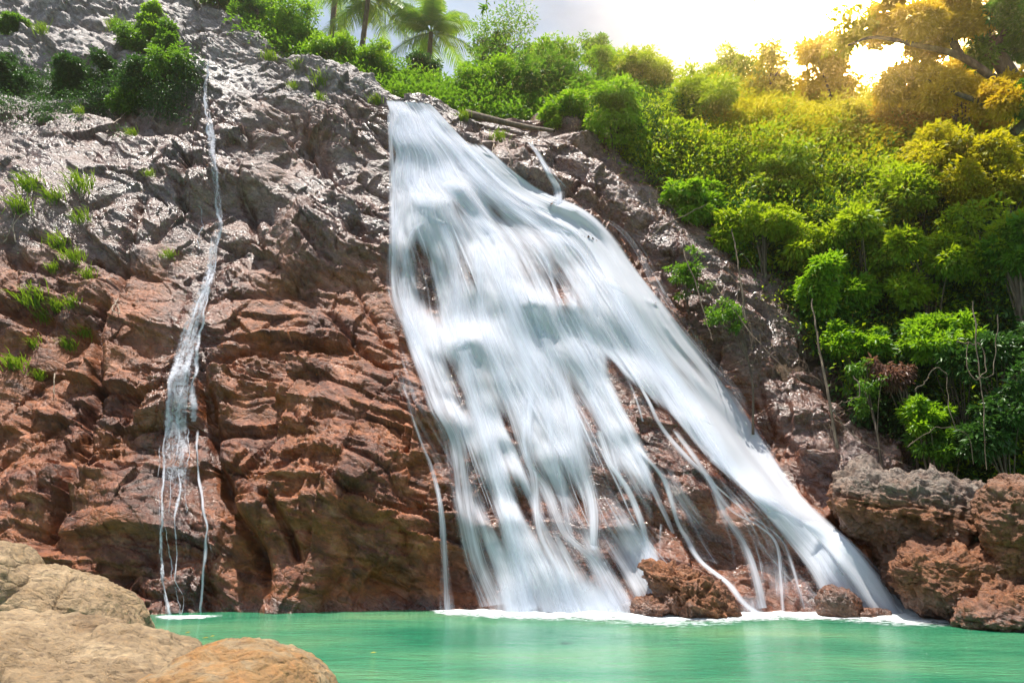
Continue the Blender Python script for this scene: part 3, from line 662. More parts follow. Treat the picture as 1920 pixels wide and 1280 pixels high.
def boulder(name, label, c, r, rot, mat_, seed, rough=.12, facet=.10, sub=6, cracks=(), smooth_p=2.6, wet=None, grey=0., lump=.14, top=1.):
    V, F = ICO[sub]; P = np.sign(V)*np.abs(V)**.9; rad = (np.abs(P)**smooth_p).sum(1)**(-1/smooth_p); P = P*rad[:, None]
    r = np.array(r, float); s = r.mean()
    Q = P*r
    n = P/r; n /= np.linalg.norm(n, axis=1)[:, None]
    o = seed*13.7
    h = lump*s*fbm(Q/s*1.1 + o, 3, seed) + rough*s*.55*fbm(Q/s*3.2 + o, 5, seed+1, .55)
    W1 = fbm(Q/s*1.5 + o, 3, seed+5)
    for ax in (0, 1, 2):                               # facets from three sides, blended by the normal
        a, b = [k for k in (0, 1, 2) if k != ax]; wgt = np.abs(n[:, ax])**2
        b1, c1, e1 = blocks(Q[:, a]/s*1.6 + o + .5*W1, Q[:, b]/s*2.2 + .4*W1, seed+9+ax); b2, c2, e2 = blocks(Q[:, a]/s*5 + o + W1, Q[:, b]/s*7 + .6*W1, seed+19+ax)
        b3, c3, e3 = blocks(Q[:, a]/s*14 + o + W1, Q[:, b]/s*19 + .6*W1, seed+29+ax)
        h += wgt*facet*s*(b1 + .3*c1 + .5*b2 + .3*c2 + .22*b3 - .22*np.exp(-e1/.05) - .14*np.exp(-e2/.05))
    for (nx, ny, nz), off, wd, dp in cracks:
        d = Q[:, 0]*nx + Q[:, 1]*ny + Q[:, 2]*nz - off*s + .10*s*W1
        h -= dp*s*np.exp(-(d/(wd*s))**2)
    h += .012*s*fbm(Q/s*16 + o, 4, seed+3, .6)
    Q = Q + n*(h - h.mean())[:, None]
    ob = mesh_obj(name, Q, F, mat_, attrs={'wet': np.zeros(len(Q)) if wet is None else sstep(wet+.25, wet-.1, Q[:, 2]), 'grey': np.clip(grey*sstep(-.2, .7, n[:, 2]), 0, 1)})
    ob.location = c; ob.rotation_euler = rot
    return tag(ob, label, 'boulder')
def bl(px, py, Y): return at(px, py, float(Y))
TG = 'pale boulders at the pool edge'
def tagg(o, g): o['group'] = g; return o
# pale boulders in the foreground, bottom left
tagg(boulder('boulder', 'pale rounded boulder sloping down to the green pool at the left edge', bl(98,1176,10.6), (1.32,1.1,.76), (.0,.27,.2), M_TAN, 3, .12, .07, 7, cracks=[((.2,.1,.97),-.05,.014,.05),((.9,.1,.3),.25,.013,.06)]), TG)
tagg(boulder('boulder', 'tall pale boulder cut by the left edge behind the rounded one', bl(-62,1128,10.0), (.80,.9,.80), (.1,.1,.5), M_TAN, 5, .12, .07, 6), TG)
tagg(boulder('boulder', 'broad pale sandy boulder filling the bottom left corner', bl(60,1330,6.5), (1.36,1.4,.52), (.06,.07,.1), M_TAN, 8, .12, .07, 7, cracks=[((.5,-.7,.45),.12,.012,.05),((-.3,-.8,.5),.35,.012,.05)]), TG)
tagg(boulder('boulder', 'orange stained boulder in front of the pool at the bottom', bl(452,1326,6.0), (.70,.9,.45), (0,.06,-.2), M_TANO, 12, .11, .06, 7), TG)
tagg(boulder('boulder', 'low grey boulder just behind the orange stained one', bl(285,1238,8.2), (.5,.5,.27), (0,.1,.3), M_TAN, 15, .10, .05, 6), TG)
tagg(boulder('boulder', 'pale slab between the rounded boulder and the bottom left corner', bl(75,1226,8.2), (1.2,.9,.36), (.05,.12,.3), M_TAN, 18, .12, .08, 6, cracks=[((.6,-.5,.6),.1,.016,.06)]), TG)
# brown boulders on the right bank
RG = 'brown rocks on the right bank'
tagg(boulder('boulder', 'long brown and grey rock ridge below the forest on the right', bl(1735,965,16.9), (2.05,1.5,1.0), (.05,.17,-.15), M_BROWN, 31, .30, .32, 7, wet=-.4, grey=.75, smooth_p=2.1), RG)
tagg(boulder('boulder', 'grey capped brown rock at the upper end of the ridge', bl(1625,930,17.4), (.8,.9,.78), (.0,.2,.4), M_BROWN, 33, .30, .32, 6, grey=.7, smooth_p=2.1), RG)
tagg(boulder('boulder', 'dark brown rock under the ridge behind the orange brown boulder', bl(1735,1050,17.2), (1.4,1.0,1.0), (.0,.1,.4), M_BROWN, 34, .30, .32, 6, wet=.3, smooth_p=2.1), RG)
tagg(boulder('boulder', 'rounded orange brown boulder beside the foot of the waterfall', bl(1795,1092,15.6), (1.36,1.1,.80), (.0,.10,.1), M_BROWN, 36, .28, .28, 7, wet=-.45, smooth_p=2.2), RG)
tagg(boulder('boulder', 'tall upright reddish boulder at the right edge', bl(1925,1005,14.6), (.80,.8,1.28), (.05,-.08,.3), M_BROWN, 39, .24, .26, 7, grey=.25, smooth_p=2.4), RG)
tagg(boulder('boulder', 'low wet brown rock reaching into the pool at right', bl(1895,1152,14.4), (1.15,.7,.40), (.0,-.1,.2), M_BROWN, 42, .28, .3, 6, wet=.1, smooth_p=2.), RG)
tagg(boulder('boulder', 'dark brown rock between the upright and the low wet boulder', bl(1860,1105,15.0), (.75,.7,.6), (.1,.1,.9), M_BROWN, 45, .28, .3, 6, wet=-.2, smooth_p=2.1), RG)
tagg(boulder('boulder', 'small orange rock at the right edge above the pool', bl(1928,1128,14.1), (.32,.3,.28), (.1,.1,.9), M_BROWN, 47, .25, .25, 6), RG)
FG = 'wet rocks at the foot of the waterfall'
tagg(boulder('boulder', 'small round wet rock standing in the spray of the waterfall', bl(1570,1134,16.3), (.44,.42,.38), (.0,.2,.2), M_BROWN, 51, .2, .16, 6, wet=2), FG)
tagg(boulder('boulder', 'flat wet rock lying in the foam', bl(1634,1151,16.2), (.42,.3,.12), (.0,.0,.1), M_BROWN, 53, .2, .16, 6, wet=2), FG)
tagg(boulder('boulder', 'pointed orange brown ledge rock dividing the waterfall foot', bl(1296,1122,16.5), (1.2,.9,.66), (.05,.55,.0), M_BROWN, 56, .32, .38, 7, wet=-.2, smooth_p=1.5), FG)
tagg(boulder('boulder', 'flat brown step rock under a narrow strand of water', bl(1222,1142,16.5), (.5,.5,.28), (.0,.05,.3), M_BROWN, 58, .28, .3, 6, wet=.1, smooth_p=2.), FG)
# ------------------------------------------------------------------ plants
def leaf_material(name, cols, trans, rough=.42, tw=.45):
    m, nt, bs, out = mat(name); N = NT(nt)
    r = N.n('ShaderNodeNewGeometry').outputs['Random Per Island']
    r2 = N.n('ShaderNodeObjectInfo').outputs['Random']
    f = N.math('FRACT', N.math('ADD', N.math('MULTIPLY', r, .8), N.math('MULTIPLY', r2, .35)))
    c = N.ramp(f, [(0, cols[0]), (.5, cols[1]), (1, cols[2])])
    bs.inputs['Roughness'].default_value = rough; bs.inputs['Specular IOR Level'].default_value = .5
    nt.links.new(c, bs.inputs['Base Color'])
    tr = N.n('ShaderNodeBsdfTranslucent', {'Color': N.mix(.55, c, trans)})
    mx = N.n('ShaderNodeMixShader', {0: tw, 1: bs.outputs[0], 2: tr.outputs[0]})
    nt.links.new(mx.outputs[0], out.inputs['Surface']); return m
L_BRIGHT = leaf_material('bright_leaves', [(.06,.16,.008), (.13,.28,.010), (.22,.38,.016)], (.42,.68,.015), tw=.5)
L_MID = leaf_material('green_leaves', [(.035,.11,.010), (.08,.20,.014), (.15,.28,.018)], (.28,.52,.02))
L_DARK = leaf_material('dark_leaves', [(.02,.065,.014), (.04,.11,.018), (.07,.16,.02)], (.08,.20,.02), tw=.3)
L_GLOW_GOLD = leaf_material('glow_gold_leaves', [(.20,.26,.008), (.36,.38,.010), (.52,.48,.016)], (.85,.68,.01), tw=.5)  # golden sun glow painted into the leaf colour of trees near it
L_GLOW_LIME = leaf_material('glow_lime_leaves', [(.09,.20,.008), (.20,.33,.010), (.32,.42,.014)], (.60,.70,.015), tw=.5)  # yellow-green step that fades the painted glow into the plain green leaves
L_GLOW_AMBER = leaf_material('glow_amber_leaves', [(.32,.23,.008), (.46,.33,.010), (.58,.43,.016)], (.95,.62,.02), tw=.5)  # deeper amber glow painted into the leaves closest to the bright sky
L_PALM = leaf_material('palm_leaves', [(.05,.16,.015), (.10,.25,.018), (.20,.33,.02)], (.38,.62,.03), rough=.32)
L_GRASS = leaf_material('grass_blades', [(.05,.13,.008), (.11,.22,.012), (.20,.28,.02)], (.35,.50,.02))
L_RED = leaf_material('reddish_leaves', [(.10,.045,.03), (.17,.08,.06), (.22,.11,.08)], (.30,.14,.08))
L_YEL = leaf_material('yellow_leaf', [(.5,.30,.02), (.6,.40,.03), (.45,.2,.02)], (.7,.5,.05))
m, nt, bs, out = mat('bark'); N = NT(nt); p = N.obj()
nt.links.new(N.ramp(N.noise(N.mapped(p, (1, 1, .3)), 9, 7, .65), [(.3, (.045,.028,.018)), (.5, (.11,.075,.05)), (.7, (.20,.15,.11))]), bs.inputs['Base Color'])
nt.links.new(N.n('ShaderNodeBump', {'Height': N.noise(N.mapped(p, (1, 1, .25)), 16, 8, .7), 'Strength': .7, 'Distance': .03}).outputs[0], bs.inputs['Normal'])
bs.inputs['Roughness'].default_value = .85; M_BARK = m
m, nt, bs, out = mat('pale_wood'); N = NT(nt); p = N.obj()
nt.links.new(N.ramp(N.noise(p, 7, 6), [(.3, (.16,.11,.08)), (.6, (.36,.28,.21))]), bs.inputs['Base Color']); bs.inputs['Roughness'].default_value = .8; M_PALE = m

def rnd_dirs(n, rng): d = rng.normal(size=(n, 3)); return d/np.linalg.norm(d, axis=1)[:, None]
def leaves(P, D, length, width, rng, droop=.35, fold=.25):
    """one folded leaf blade (two triangles) at each point P growing along D"""
    n = len(P); D = D + np.array([0, 0, -droop]); D /= np.linalg.norm(D, axis=1)[:, None]
    S_ = np.cross(D, rnd_dirs(n, rng)*.8 + np.array([0, 0, 1.0])); S_ /= np.linalg.norm(S_, axis=1)[:, None] + 1e-9
    U = np.cross(S_, D); L = (length*rng.uniform(.6, 1.3, n))[:, None]; Wd = L*width
    b = P; l = P + D*L*.42 + S_*Wd*.5 + U*Wd*fold; r = P + D*L*.42 - S_*Wd*.5 + U*Wd*fold; t = P + D*L - U*L*.12
    V = np.stack([b, r, t, l], 1).reshape(-1, 3); i = np.arange(n)[:, None]*4
    return V, np.concatenate([np.concatenate([i, i+1, i+2], 1), np.concatenate([i, i+2, i+3], 1)])
def crown_points(r, nclump, per, rng, inner=.35, csize=.30, flat=.75, shell=None):
    """leaf positions: clumps spread through an uneven crown, leaves gathered on sprays inside each clump"""
    nl = int(rng.integers(7, 13)); r = np.array(r); rm = r.mean()
    lc = rnd_dirs(nl, rng)*rng.uniform(.3, .95, nl)[:, None]*r; lr = rng.uniform(.22, .52, nl)*rm
    w = rng.choice(nl, nclump, p=lr**2/(lr**2).sum()); d = rnd_dirs(nclump, rng)
    C = lc[w] + d*(lr[w]*rng.uniform(inner, 1.05, nclump))[:, None]*np.array([1, 1, .9])
    k = np.sqrt((((C/r)**2).sum(1))); C = C/np.maximum(1, k/1.22)[:, None]
    cs = csize*.72*rm*rng.uniform(.55, 1.4, nclump)
    per_c = per; o = rnd_dirs(nclump*per_c, rng).reshape(nclump, per_c, 3); o[..., 2] = o[..., 2]*.9 + .1
    rad = rng.uniform(.25, 1, (nclump, per_c))**.5*np.where(rng.uniform(0, 1, (nclump, per_c)) < .16, rng.uniform(1, 1.7, (nclump, per_c)), 1)
    P = C[:, None] + o*rad[..., None]*cs[:, None, None]*np.array([1, 1, flat])
    D = o*1.0 + d[:, None]*.5 + rng.normal(0, .6, o.shape)
    return C, P.reshape(-1, 3), D.reshape(-1, 3)
PARENTS = {}
CROWNS = []
def make_crown(seed, r, nclump, per, ll, lw, droop, csize=.30, inner=.35):
    rng = np.random.default_rng(seed); C, P, D = crown_points(r, nclump, per, rng, csize=csize, inner=inner)
    V, F = leaves(P, D, ll, lw, rng, droop); return C, V, F
def tree(name, label, cat, px, py, Y, rpx, lmat, seed, ll=.26, lw=.42, droop=.35, base=None, group=None, n=(80, 125), flat=.85, trunk_r=.09, csize=.30, inner=.35, dead=0):
    """crown centred on a sight line at depth Y; rpx = crown radii as seen, in photograph units; the trunk goes down to the land"""
    if name != 'slender_tree' and py > 180:            # on the slope: stand it against the ground behind
        yh = hitY(px, py, BH)
        if yh: Y = min(Y + 1.5, yh - .6*min(rpx)*yh/CP/FPX)
    c = at(px, py, float(Y)); k = Y/CP/FPX*(1.12 if px < 860 else 1.38 if py < 190 else 1.2); rx, rz = rpx[0]*k, rpx[1]*k; ry = (rx+rz)/2*flat
    gz = ground_z(c[0], c[1]) if base is None else base
    gz = min(gz, c[2] - .4*rz)
    rng = np.random.default_rng(seed)
    root = empty(name, (c[0], c[1], gz)); tag(root, label, cat, group)
    C, V, F = make_crown(seed, (rx, ry, rz), n[0], n[1], ll*.72, lw, droop, csize, inner); V = V + c
    mesh_obj('crown', V, F, lmat, root, smooth=False)
    mb = MB(); h = c[2] - gz; lean = rng.normal(0, .12, 2)*h*.3
    top = c + np.array([0, 0, .15*rz]); b0 = np.array([c[0]+lean[0], c[1]+lean[1], gz-.3])
    T = catmull([b0, b0*.5+top*.5 + np.array([*rng.normal(0, .05, 2)*h, 0]), top], 14)
    tr = trunk_r*max(1, h/3)**.6
    mb.add(*tube(T, np.linspace(tr, tr*.35, 14)))
    for ci in rng.permutation(len(C))[:14]:
        e = C[ci]*.92 + c; s = T[int(rng.integers(5, 13))]; md = (s+e)/2 + np.array([0, 0, .12*np.linalg.norm(e-s)])
        mb.add(*tube(catmull([s, md, e], 7), np.linspace(tr*.42, tr*.1, 7), 5))
    mb.build('trunk', M_BARK, root)
    return root

# ---- palms beyond the ridge
def palm(label, px, py, Y, rpx, seed, nf=22, lean=(0, 0)):
    c = at(px, py, float(Y)); k = Y/CP/FPX; R = rpx*k*1.22; rng = np.random.default_rng(seed); gz = ground_z(c[0], c[1])
    root = tag(empty('palm_tree', (c[0]+lean[0], c[1]+lean[1], gz)), label, 'palm tree')
    T = catmull([np.array([c[0]+lean[0], c[1]+lean[1], gz-.3]), np.array([c[0]+lean[0]*.6, c[1]+lean[1]*.5, gz*.45+c[2]*.55]), c], 22)
    V, F = tube(T, np.linspace(.20, .13, 22)*(1+.10*(np.arange(22) % 2)), 9); mesh_obj('trunk', V, F, M_BARK, root)
    for f in range(nf):
        az = f*2.399 + rng.normal(0, .15); el = rng.uniform(-.25, 1.25) if f > 4 else rng.uniform(.9, 1.4); Lf = R*rng.uniform(1.0, 1.3)
        d = np.array([math.cos(az)*math.cos(el), math.sin(az)*math.cos(el), math.sin(el)]); s = np.linspace(0, 1, 22)
        sag = (s**2.1)[:, None]*np.array([0, 0, -1])*Lf*(.30 + .28*max(0, math.cos(el)))
        M = c + d*(s*Lf)[:, None] + sag
        mb = MB(); mb.add(*tube(M, np.linspace(.035, .008, 22), 5))
        tq = np.linspace(.12, 1, 64); Pm = np.stack([np.interp(tq, s, M[:, k2]) for k2 in range(3)], -1); tg = np.gradient(Pm, axis=0); tg /= np.linalg.norm(tg, axis=1)[:, None]
        sd = np.cross(tg, [0, 0, 1.]); sd /= np.linalg.norm(sd, axis=1)[:, None] + 1e-9
        ll = Lf*.27*np.sin(math.pi*np.clip(tq*.86 + .10, 0, 1))**.6
        for sg in (1, -1):
            Dl = sd*sg*.85 + tg*.55 + np.array([0, 0, -.35]) + rng.normal(0, .07, sd.shape); Dl /= np.linalg.norm(Dl, axis=1)[:, None]
            w = tg*.027*Lf/2.4; a = Pm + w*.6; b = Pm - w*.6; mid = Pm + Dl*(ll*.55)[:, None]; e = Pm + Dl*ll[:, None] + np.array([0, 0, -1.])*(ll*.30)[:, None]
            VV = np.stack([a, b, mid-w*.6, mid+w*.6, e], 1).reshape(-1, 3); i = np.arange(len(Pm))[:, None]*5
            mb.v.append(VV); mb.f.append(np.concatenate([i, i+1, i+2, i+3], 1) + mb.n); mb.f.append(np.concatenate([i+3, i+2, i+4], 1) + mb.n); mb.n += len(VV)
        mb.build('frond', L_PALM, root, smooth=False)
    return root
palm('coconut palm with a dark straight trunk above the left treetops, cut by the top edge', 690, 0, 35., 92, 201, 24, (-.3, 0))
palm('full coconut palm standing just left of the open sky', 808, 62, 36., 86, 202, 26, (-.25, .3))
palm('coconut palm fronds hanging in from the top left of the palms', 632, -50, 37., 88, 203, 20)

# ---- trees along the ridge and on the right slope: kind, label, px, py, Y, radii, material
K = dict
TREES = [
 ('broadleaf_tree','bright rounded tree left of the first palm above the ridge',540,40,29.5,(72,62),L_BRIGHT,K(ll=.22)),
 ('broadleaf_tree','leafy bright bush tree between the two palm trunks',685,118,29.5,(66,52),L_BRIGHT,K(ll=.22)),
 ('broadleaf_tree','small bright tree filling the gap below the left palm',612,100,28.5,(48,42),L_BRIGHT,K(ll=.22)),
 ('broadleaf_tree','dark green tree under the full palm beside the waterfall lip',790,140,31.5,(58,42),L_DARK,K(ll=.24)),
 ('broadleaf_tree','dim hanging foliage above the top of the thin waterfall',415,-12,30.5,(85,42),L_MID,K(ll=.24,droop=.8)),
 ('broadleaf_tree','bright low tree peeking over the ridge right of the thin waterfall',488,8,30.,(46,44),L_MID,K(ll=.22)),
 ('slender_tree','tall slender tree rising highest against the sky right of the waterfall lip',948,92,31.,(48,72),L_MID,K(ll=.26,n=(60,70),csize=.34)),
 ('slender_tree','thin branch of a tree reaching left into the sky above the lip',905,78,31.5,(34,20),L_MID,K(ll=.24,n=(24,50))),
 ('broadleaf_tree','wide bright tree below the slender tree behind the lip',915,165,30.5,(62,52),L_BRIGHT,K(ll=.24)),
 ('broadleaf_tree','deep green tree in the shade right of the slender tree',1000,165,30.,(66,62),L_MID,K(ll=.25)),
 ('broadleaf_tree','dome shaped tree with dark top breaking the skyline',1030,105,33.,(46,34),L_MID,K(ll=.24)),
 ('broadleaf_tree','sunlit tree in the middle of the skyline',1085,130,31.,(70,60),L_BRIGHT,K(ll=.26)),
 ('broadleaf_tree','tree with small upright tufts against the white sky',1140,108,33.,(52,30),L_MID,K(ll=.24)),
 ('broadleaf_tree','yellow green tree on the skyline before the dip of the treetops',1200,150,30.,(66,50),L_GLOW_LIME,K(ll=.26)),
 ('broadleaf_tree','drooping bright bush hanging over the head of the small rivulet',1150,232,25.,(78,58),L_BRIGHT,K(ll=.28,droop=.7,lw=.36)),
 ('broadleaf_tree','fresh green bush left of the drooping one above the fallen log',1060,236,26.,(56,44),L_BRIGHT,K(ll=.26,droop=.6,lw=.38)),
 ('broadleaf_tree','sunlit bush spilling down the slope right of the rivulet',1215,285,24.,(78,52),L_GLOW_LIME,K(ll=.28,droop=.7,lw=.36)),
 ('broadleaf_tree','tall mass of yellow green leaves in the middle of the slope',1300,200,26.5,(78,72),L_GLOW_LIME,K(ll=.28)),
 ('broadleaf_tree','light green tree reaching down to the brown bank',1330,300,23.5,(76,66),L_GLOW_LIME,K(ll=.29,droop=.6)),
 ('broadleaf_tree','golden glow-painted tree on the skyline left of the sun glow',1450,128,29.,(70,56),L_GLOW_GOLD,K(ll=.28)),
 ('broadleaf_tree','small golden glow-painted tree where the skyline dips left of the glow',1372,150,30.,(50,38),L_GLOW_LIME,K(ll=.28)),
 ('broadleaf_tree','amber glow-painted tree top right below the sun glow',1545,140,27.5,(64,50),L_GLOW_AMBER,K(ll=.28)),
 ('broadleaf_tree','golden glow-painted leafy tree below the amber tree top',1430,235,25.,(88,66),L_GLOW_GOLD,K(ll=.29)),
 ('broadleaf_tree','wide golden glow-painted tree in the brightest part of the slope',1570,245,24.5,(90,76),L_GLOW_GOLD,K(ll=.29)),
 ('broadleaf_tree','yellow green tree with long sprays over the bank',1455,340,22.8,(82,58),L_GLOW_LIME,K(ll=.30,droop=.6)),
 ('broadleaf_tree','amber glow-painted tree to the right of the wide golden one',1690,240,23.5,(82,84),L_GLOW_AMBER,K(ll=.29)),
 ('broadleaf_tree','golden green glow-painted tree in the centre of the right slope',1585,370,22.,(92,66),L_GLOW_LIME,K(ll=.30,droop=.5)),
 ('broadleaf_tree','shaded amber glow-painted tree high on the right side',1790,205,22.,(74,90),L_GLOW_AMBER,K(ll=.28)),
 ('broadleaf_tree','olive tree in the dim middle of the right slope',1725,375,21.,(88,72),L_GLOW_LIME,K(ll=.30)),
 ('broadleaf_tree','dim amber green glow-painted tree at the right edge halfway up',1880,330,19.5,(80,95),L_GLOW_GOLD,K(ll=.28)),
 ('broadleaf_tree','green tree with glossy sprays leaning over the bare bank',1505,470,20.8,(72,46),L_GLOW_LIME,K(ll=.34,droop=.6,lw=.32)),
 ('broadleaf_tree','leafy green tree below the glow-painted ones on the bank',1620,480,20.,(78,60),L_GLOW_LIME,K(ll=.30,droop=.5)),
 ('broadleaf_tree','green tree in front of the dark hollow at right',1740,510,19.,(76,64),L_GLOW_LIME,K(ll=.28)),
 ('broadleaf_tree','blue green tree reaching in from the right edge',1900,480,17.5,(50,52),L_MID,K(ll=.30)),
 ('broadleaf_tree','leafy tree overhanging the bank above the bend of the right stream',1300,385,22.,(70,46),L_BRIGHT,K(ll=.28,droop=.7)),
 ('broadleaf_tree','green tree drooping over the twisted stem on the bank',1420,440,21.,(66,50),L_GLOW_LIME,K(ll=.28,droop=.7)),
 ('broadleaf_tree','mid green tree between the glow-painted trees and the sapling stem',1560,545,19.5,(64,54),L_BRIGHT,K(ll=.28,droop=.6)),
 ('broadleaf_tree','tall leafy tree filling the right edge below the dark trunk',1850,440,18.5,(90,90),L_GLOW_LIME,K(ll=.28,droop=.5)),
 ('broadleaf_tree','golden glow-painted tree crowding the right part of the slope under the amber boughs',1770,300,21.,(84,70),L_GLOW_GOLD,K(ll=.28)),
 ('shrub','fresh green shrub lit by a sun fleck low on the bank',1590,640,18.8,(58,30),L_BRIGHT,K(ll=.26,droop=.5)),
 ('shrub','green shrub under the leafy tree on the bank',1545,560,19.8,(46,40),L_MID,K(ll=.28,droop=.5)),
 ('shrub','reddish leaved shrub hanging above the dark hollow',1672,690,17.6,(36,40),L_RED,K(ll=.28,droop=1.2,lw=.3,n=(30,60))),
 ('shrub','narrow hanging green creeper left of the reddish shrub',1625,720,17.8,(20,60),L_MID,K(ll=.16,droop=1.,n=(40,60))),
 ('shrub','leafy shrub in the shade right of the reddish one',1760,640,17.6,(72,56),L_BRIGHT,K(ll=.26)),
 ('shrub','bright low shrub beside the lianas near the bottom of the slope',1720,770,16.9,(44,34),L_BRIGHT,K(ll=.24,droop=.4)),
 ('shrub','dark shrub filling the hollow at the right edge',1880,690,16.2,(70,70),L_DARK,K(ll=.26)),
 ('shrub','dark green shrub behind the upright boulder',1860,810,16.,(76,44),L_DARK,K(ll=.24)),
 ('shrub','low green shrub on top of the rock ridge at right',1765,835,16.8,(66,30),L_MID,K(ll=.20)),
 ('shrub','dim shrub standing over the bend of the bank',1400,430,21.8,(44,34),L_MID,K(ll=.26,droop=.6)),
 ('shrub','small shrub rooted in the bare brown bank',1290,520,21.6,(30,40),L_MID,K(ll=.18,n=(30,50))),
 ('shrub','sparse hanging shrub on the bank above the right stream',1375,600,20.4,(40,34),L_MID,K(ll=.16,n=(34,50))),
]
for i, (nm, lab, px, py, Y, rp, lm, kw) in enumerate(TREES):
    kw = dict(kw)
    if nm == 'shrub': kw.setdefault('n', (56, 110)); kw.setdefault('trunk_r', .04)
    rp = (rp[0]*.98, rp[1]*.98)
    tree(nm, lab, nm.replace('_', ' ') if nm != 'broadleaf_tree' else 'tree', px, py, Y, rp, lm, 500+i*7, **kw)

# the big dark tree at the top right: leaning trunk and boughs
def big_tree():
    b = at(2070, 640, 17.5); c = at(1800, 40, 19.5); g = ground_z(b[0], b[1], 8.)
    root = tag(empty('rainforest_tree', (b[0], b[1], g)), 'tall dark trunked tree leaning in over the slope at the top right corner', 'tree')
    mb = MB(); t1 = catmull([(b[0], b[1], g-.4), at(2010, 420, 18.), at(1925, 200, 18.6), at(1840, 50, 19.), at(1790, -100, 19.6)], 40)
    mb.add(*tube(t1, np.linspace(.34, .2, 40), 12)); ends = []
    for pts in ([(1868,150,18.7),(1800,105,18.9),(1720,85,19.2),(1640,70,19.6),(1590,85,20.)], [(1850,110,18.8),(1900,40,18.2),(1960,-20,17.8)], [(1830,50,18.9),(1760,10,19.2),(1680,-30,19.6)],
                [(1890,210,18.5),(1835,190,18.2),(1780,170,18.4),(1740,150,18.8)], [(1900,250,18.3),(1960,190,17.8),(2010,120,17.4)], [(1800,105,18.9),(1770,50,19.4),(1700,30,19.8),(1620,-5,20.2)]):
        P = catmull([at(*q) for q in pts], 20); mb.add(*tube(P, np.linspace(.14, .035, 20), 7)); ends += [P[k] for k in (9, 13, 16, 19)]
    mb.build('trunk', M_BARK, root); return root, ends
bt, ends = big_tree()
rng = np.random.default_rng(77)
for cx, cy, Y, rp, lm, nn in [(1590,55,20.,(52,60),L_GLOW_GOLD,(26,60)),(1660,40,19.7,(62,55),L_GLOW_AMBER,(46,70)),(1740,60,19.2,(80,84),L_GLOW_AMBER,(90,120)),(1830,20,18.6,(80,76),L_GLOW_AMBER,(80,80)),(1910,70,18.,(74,96),L_MID,(100,80)),(1860,180,18.4,(76,72),L_GLOW_AMBER,(80,80)),(1770,160,18.9,(70,64),L_GLOW_AMBER,(70,80)),(1945,190,17.6,(60,80),L_MID,(80,80)),(1690,165,20.,(66,50),L_GLOW_AMBER,(60,70)),(1950,10,17.8,(60,60),L_GLOW_AMBER,(60,70))]:  # gold and amber crowns carry the sun glow in their leaf colour
    c = at(cx, cy, Y); k = Y/CP/FPX; C, V, F = make_crown(900+cx, (rp[0]*k, rp[0]*k, rp[1]*k), nn[0], int(nn[1]*1.5), .17, .42, .4, .30, .25)
    mesh_obj('crown', V + c, F, lm, bt, smooth=False)

# ---- undergrowth that covers the slope as one mass
def undergrowth():
    rng = np.random.default_rng(31); sets = {0: [], 1: [], 2: []}
    tot = 0
    while tot < 6000:
        j = rng.integers(12, 219); i = rng.integers(8, 219); P = HG[i, j]; x, y = proj(P)
        edge = np.interp(y, [200, 320, 480, 600, 720, 900], [1040, 1170, 1360, 1480, 1590, 1720])
        if x < edge + rng.uniform(-60, 60) or x > 2750: continue
        tot += 1; out_ = hn[i, j]*(-1 if hn[i, j][1] > 0 else 1)
        warm = rng.uniform(0, 1) < (.25 + .75*sstep(520, 300, y)*sstep(1150, 1350, x))  # warm leaf colours grow likelier towards the glow, standing in for its light
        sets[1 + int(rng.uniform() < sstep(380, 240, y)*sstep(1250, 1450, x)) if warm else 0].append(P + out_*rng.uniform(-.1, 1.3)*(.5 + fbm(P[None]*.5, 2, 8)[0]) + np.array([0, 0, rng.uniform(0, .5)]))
    for k, lm in ((0, L_DARK), (1, L_GLOW_LIME), (2, L_GLOW_GOLD)):  # dark leaves paint the shade between clumps; the other two paint the glow
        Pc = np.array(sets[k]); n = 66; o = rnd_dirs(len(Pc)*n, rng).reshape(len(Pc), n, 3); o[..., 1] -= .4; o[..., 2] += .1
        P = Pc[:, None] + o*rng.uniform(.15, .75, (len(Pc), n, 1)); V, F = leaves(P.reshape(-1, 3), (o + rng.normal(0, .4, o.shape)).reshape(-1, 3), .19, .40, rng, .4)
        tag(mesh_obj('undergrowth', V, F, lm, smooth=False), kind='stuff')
undergrowth()
def thicket():
    """dense low growth just behind the ridge"""
    rng = np.random.default_rng(41); n0 = 1500; px = rng.uniform(450, 1330, n0)
    top = np.interp(px, [450, 560, 700, 850, 880, 960, 1100, 1250, 1330], [50, 75, 120, 175, 140, 120, 150, 190, 220]); bot = np.interp(px, [450, 560, 640, 720, 830, 900, 1000, 1330], [60, 120, 150, 195, 205, 230, 250, 260])
    f = rng.uniform(0, 1, n0); py = bot + (top-bot)*f; Pc = at(px, py, slope_Y(py)*0 + 28.2 + 2.5*f + rng.uniform(-.4, .6, n0) + np.interp(px, [450, 760, 1000, 1330], [.6, 0, 0, -1.5]))
    n = 44; o = rnd_dirs(n0*n, rng).reshape(n0, n, 3); o[..., 1] -= .3
    P = Pc[:, None] + o*rng.uniform(.15, .8, (n0, n, 1)); V, F = leaves(P.reshape(-1, 3), (o + rng.normal(0, .4, o.shape)).reshape(-1, 3), .24, .40, rng, .4)
    tag(mesh_obj('undergrowth', V, F, L_MID, smooth=False), kind='stuff')
thicket()
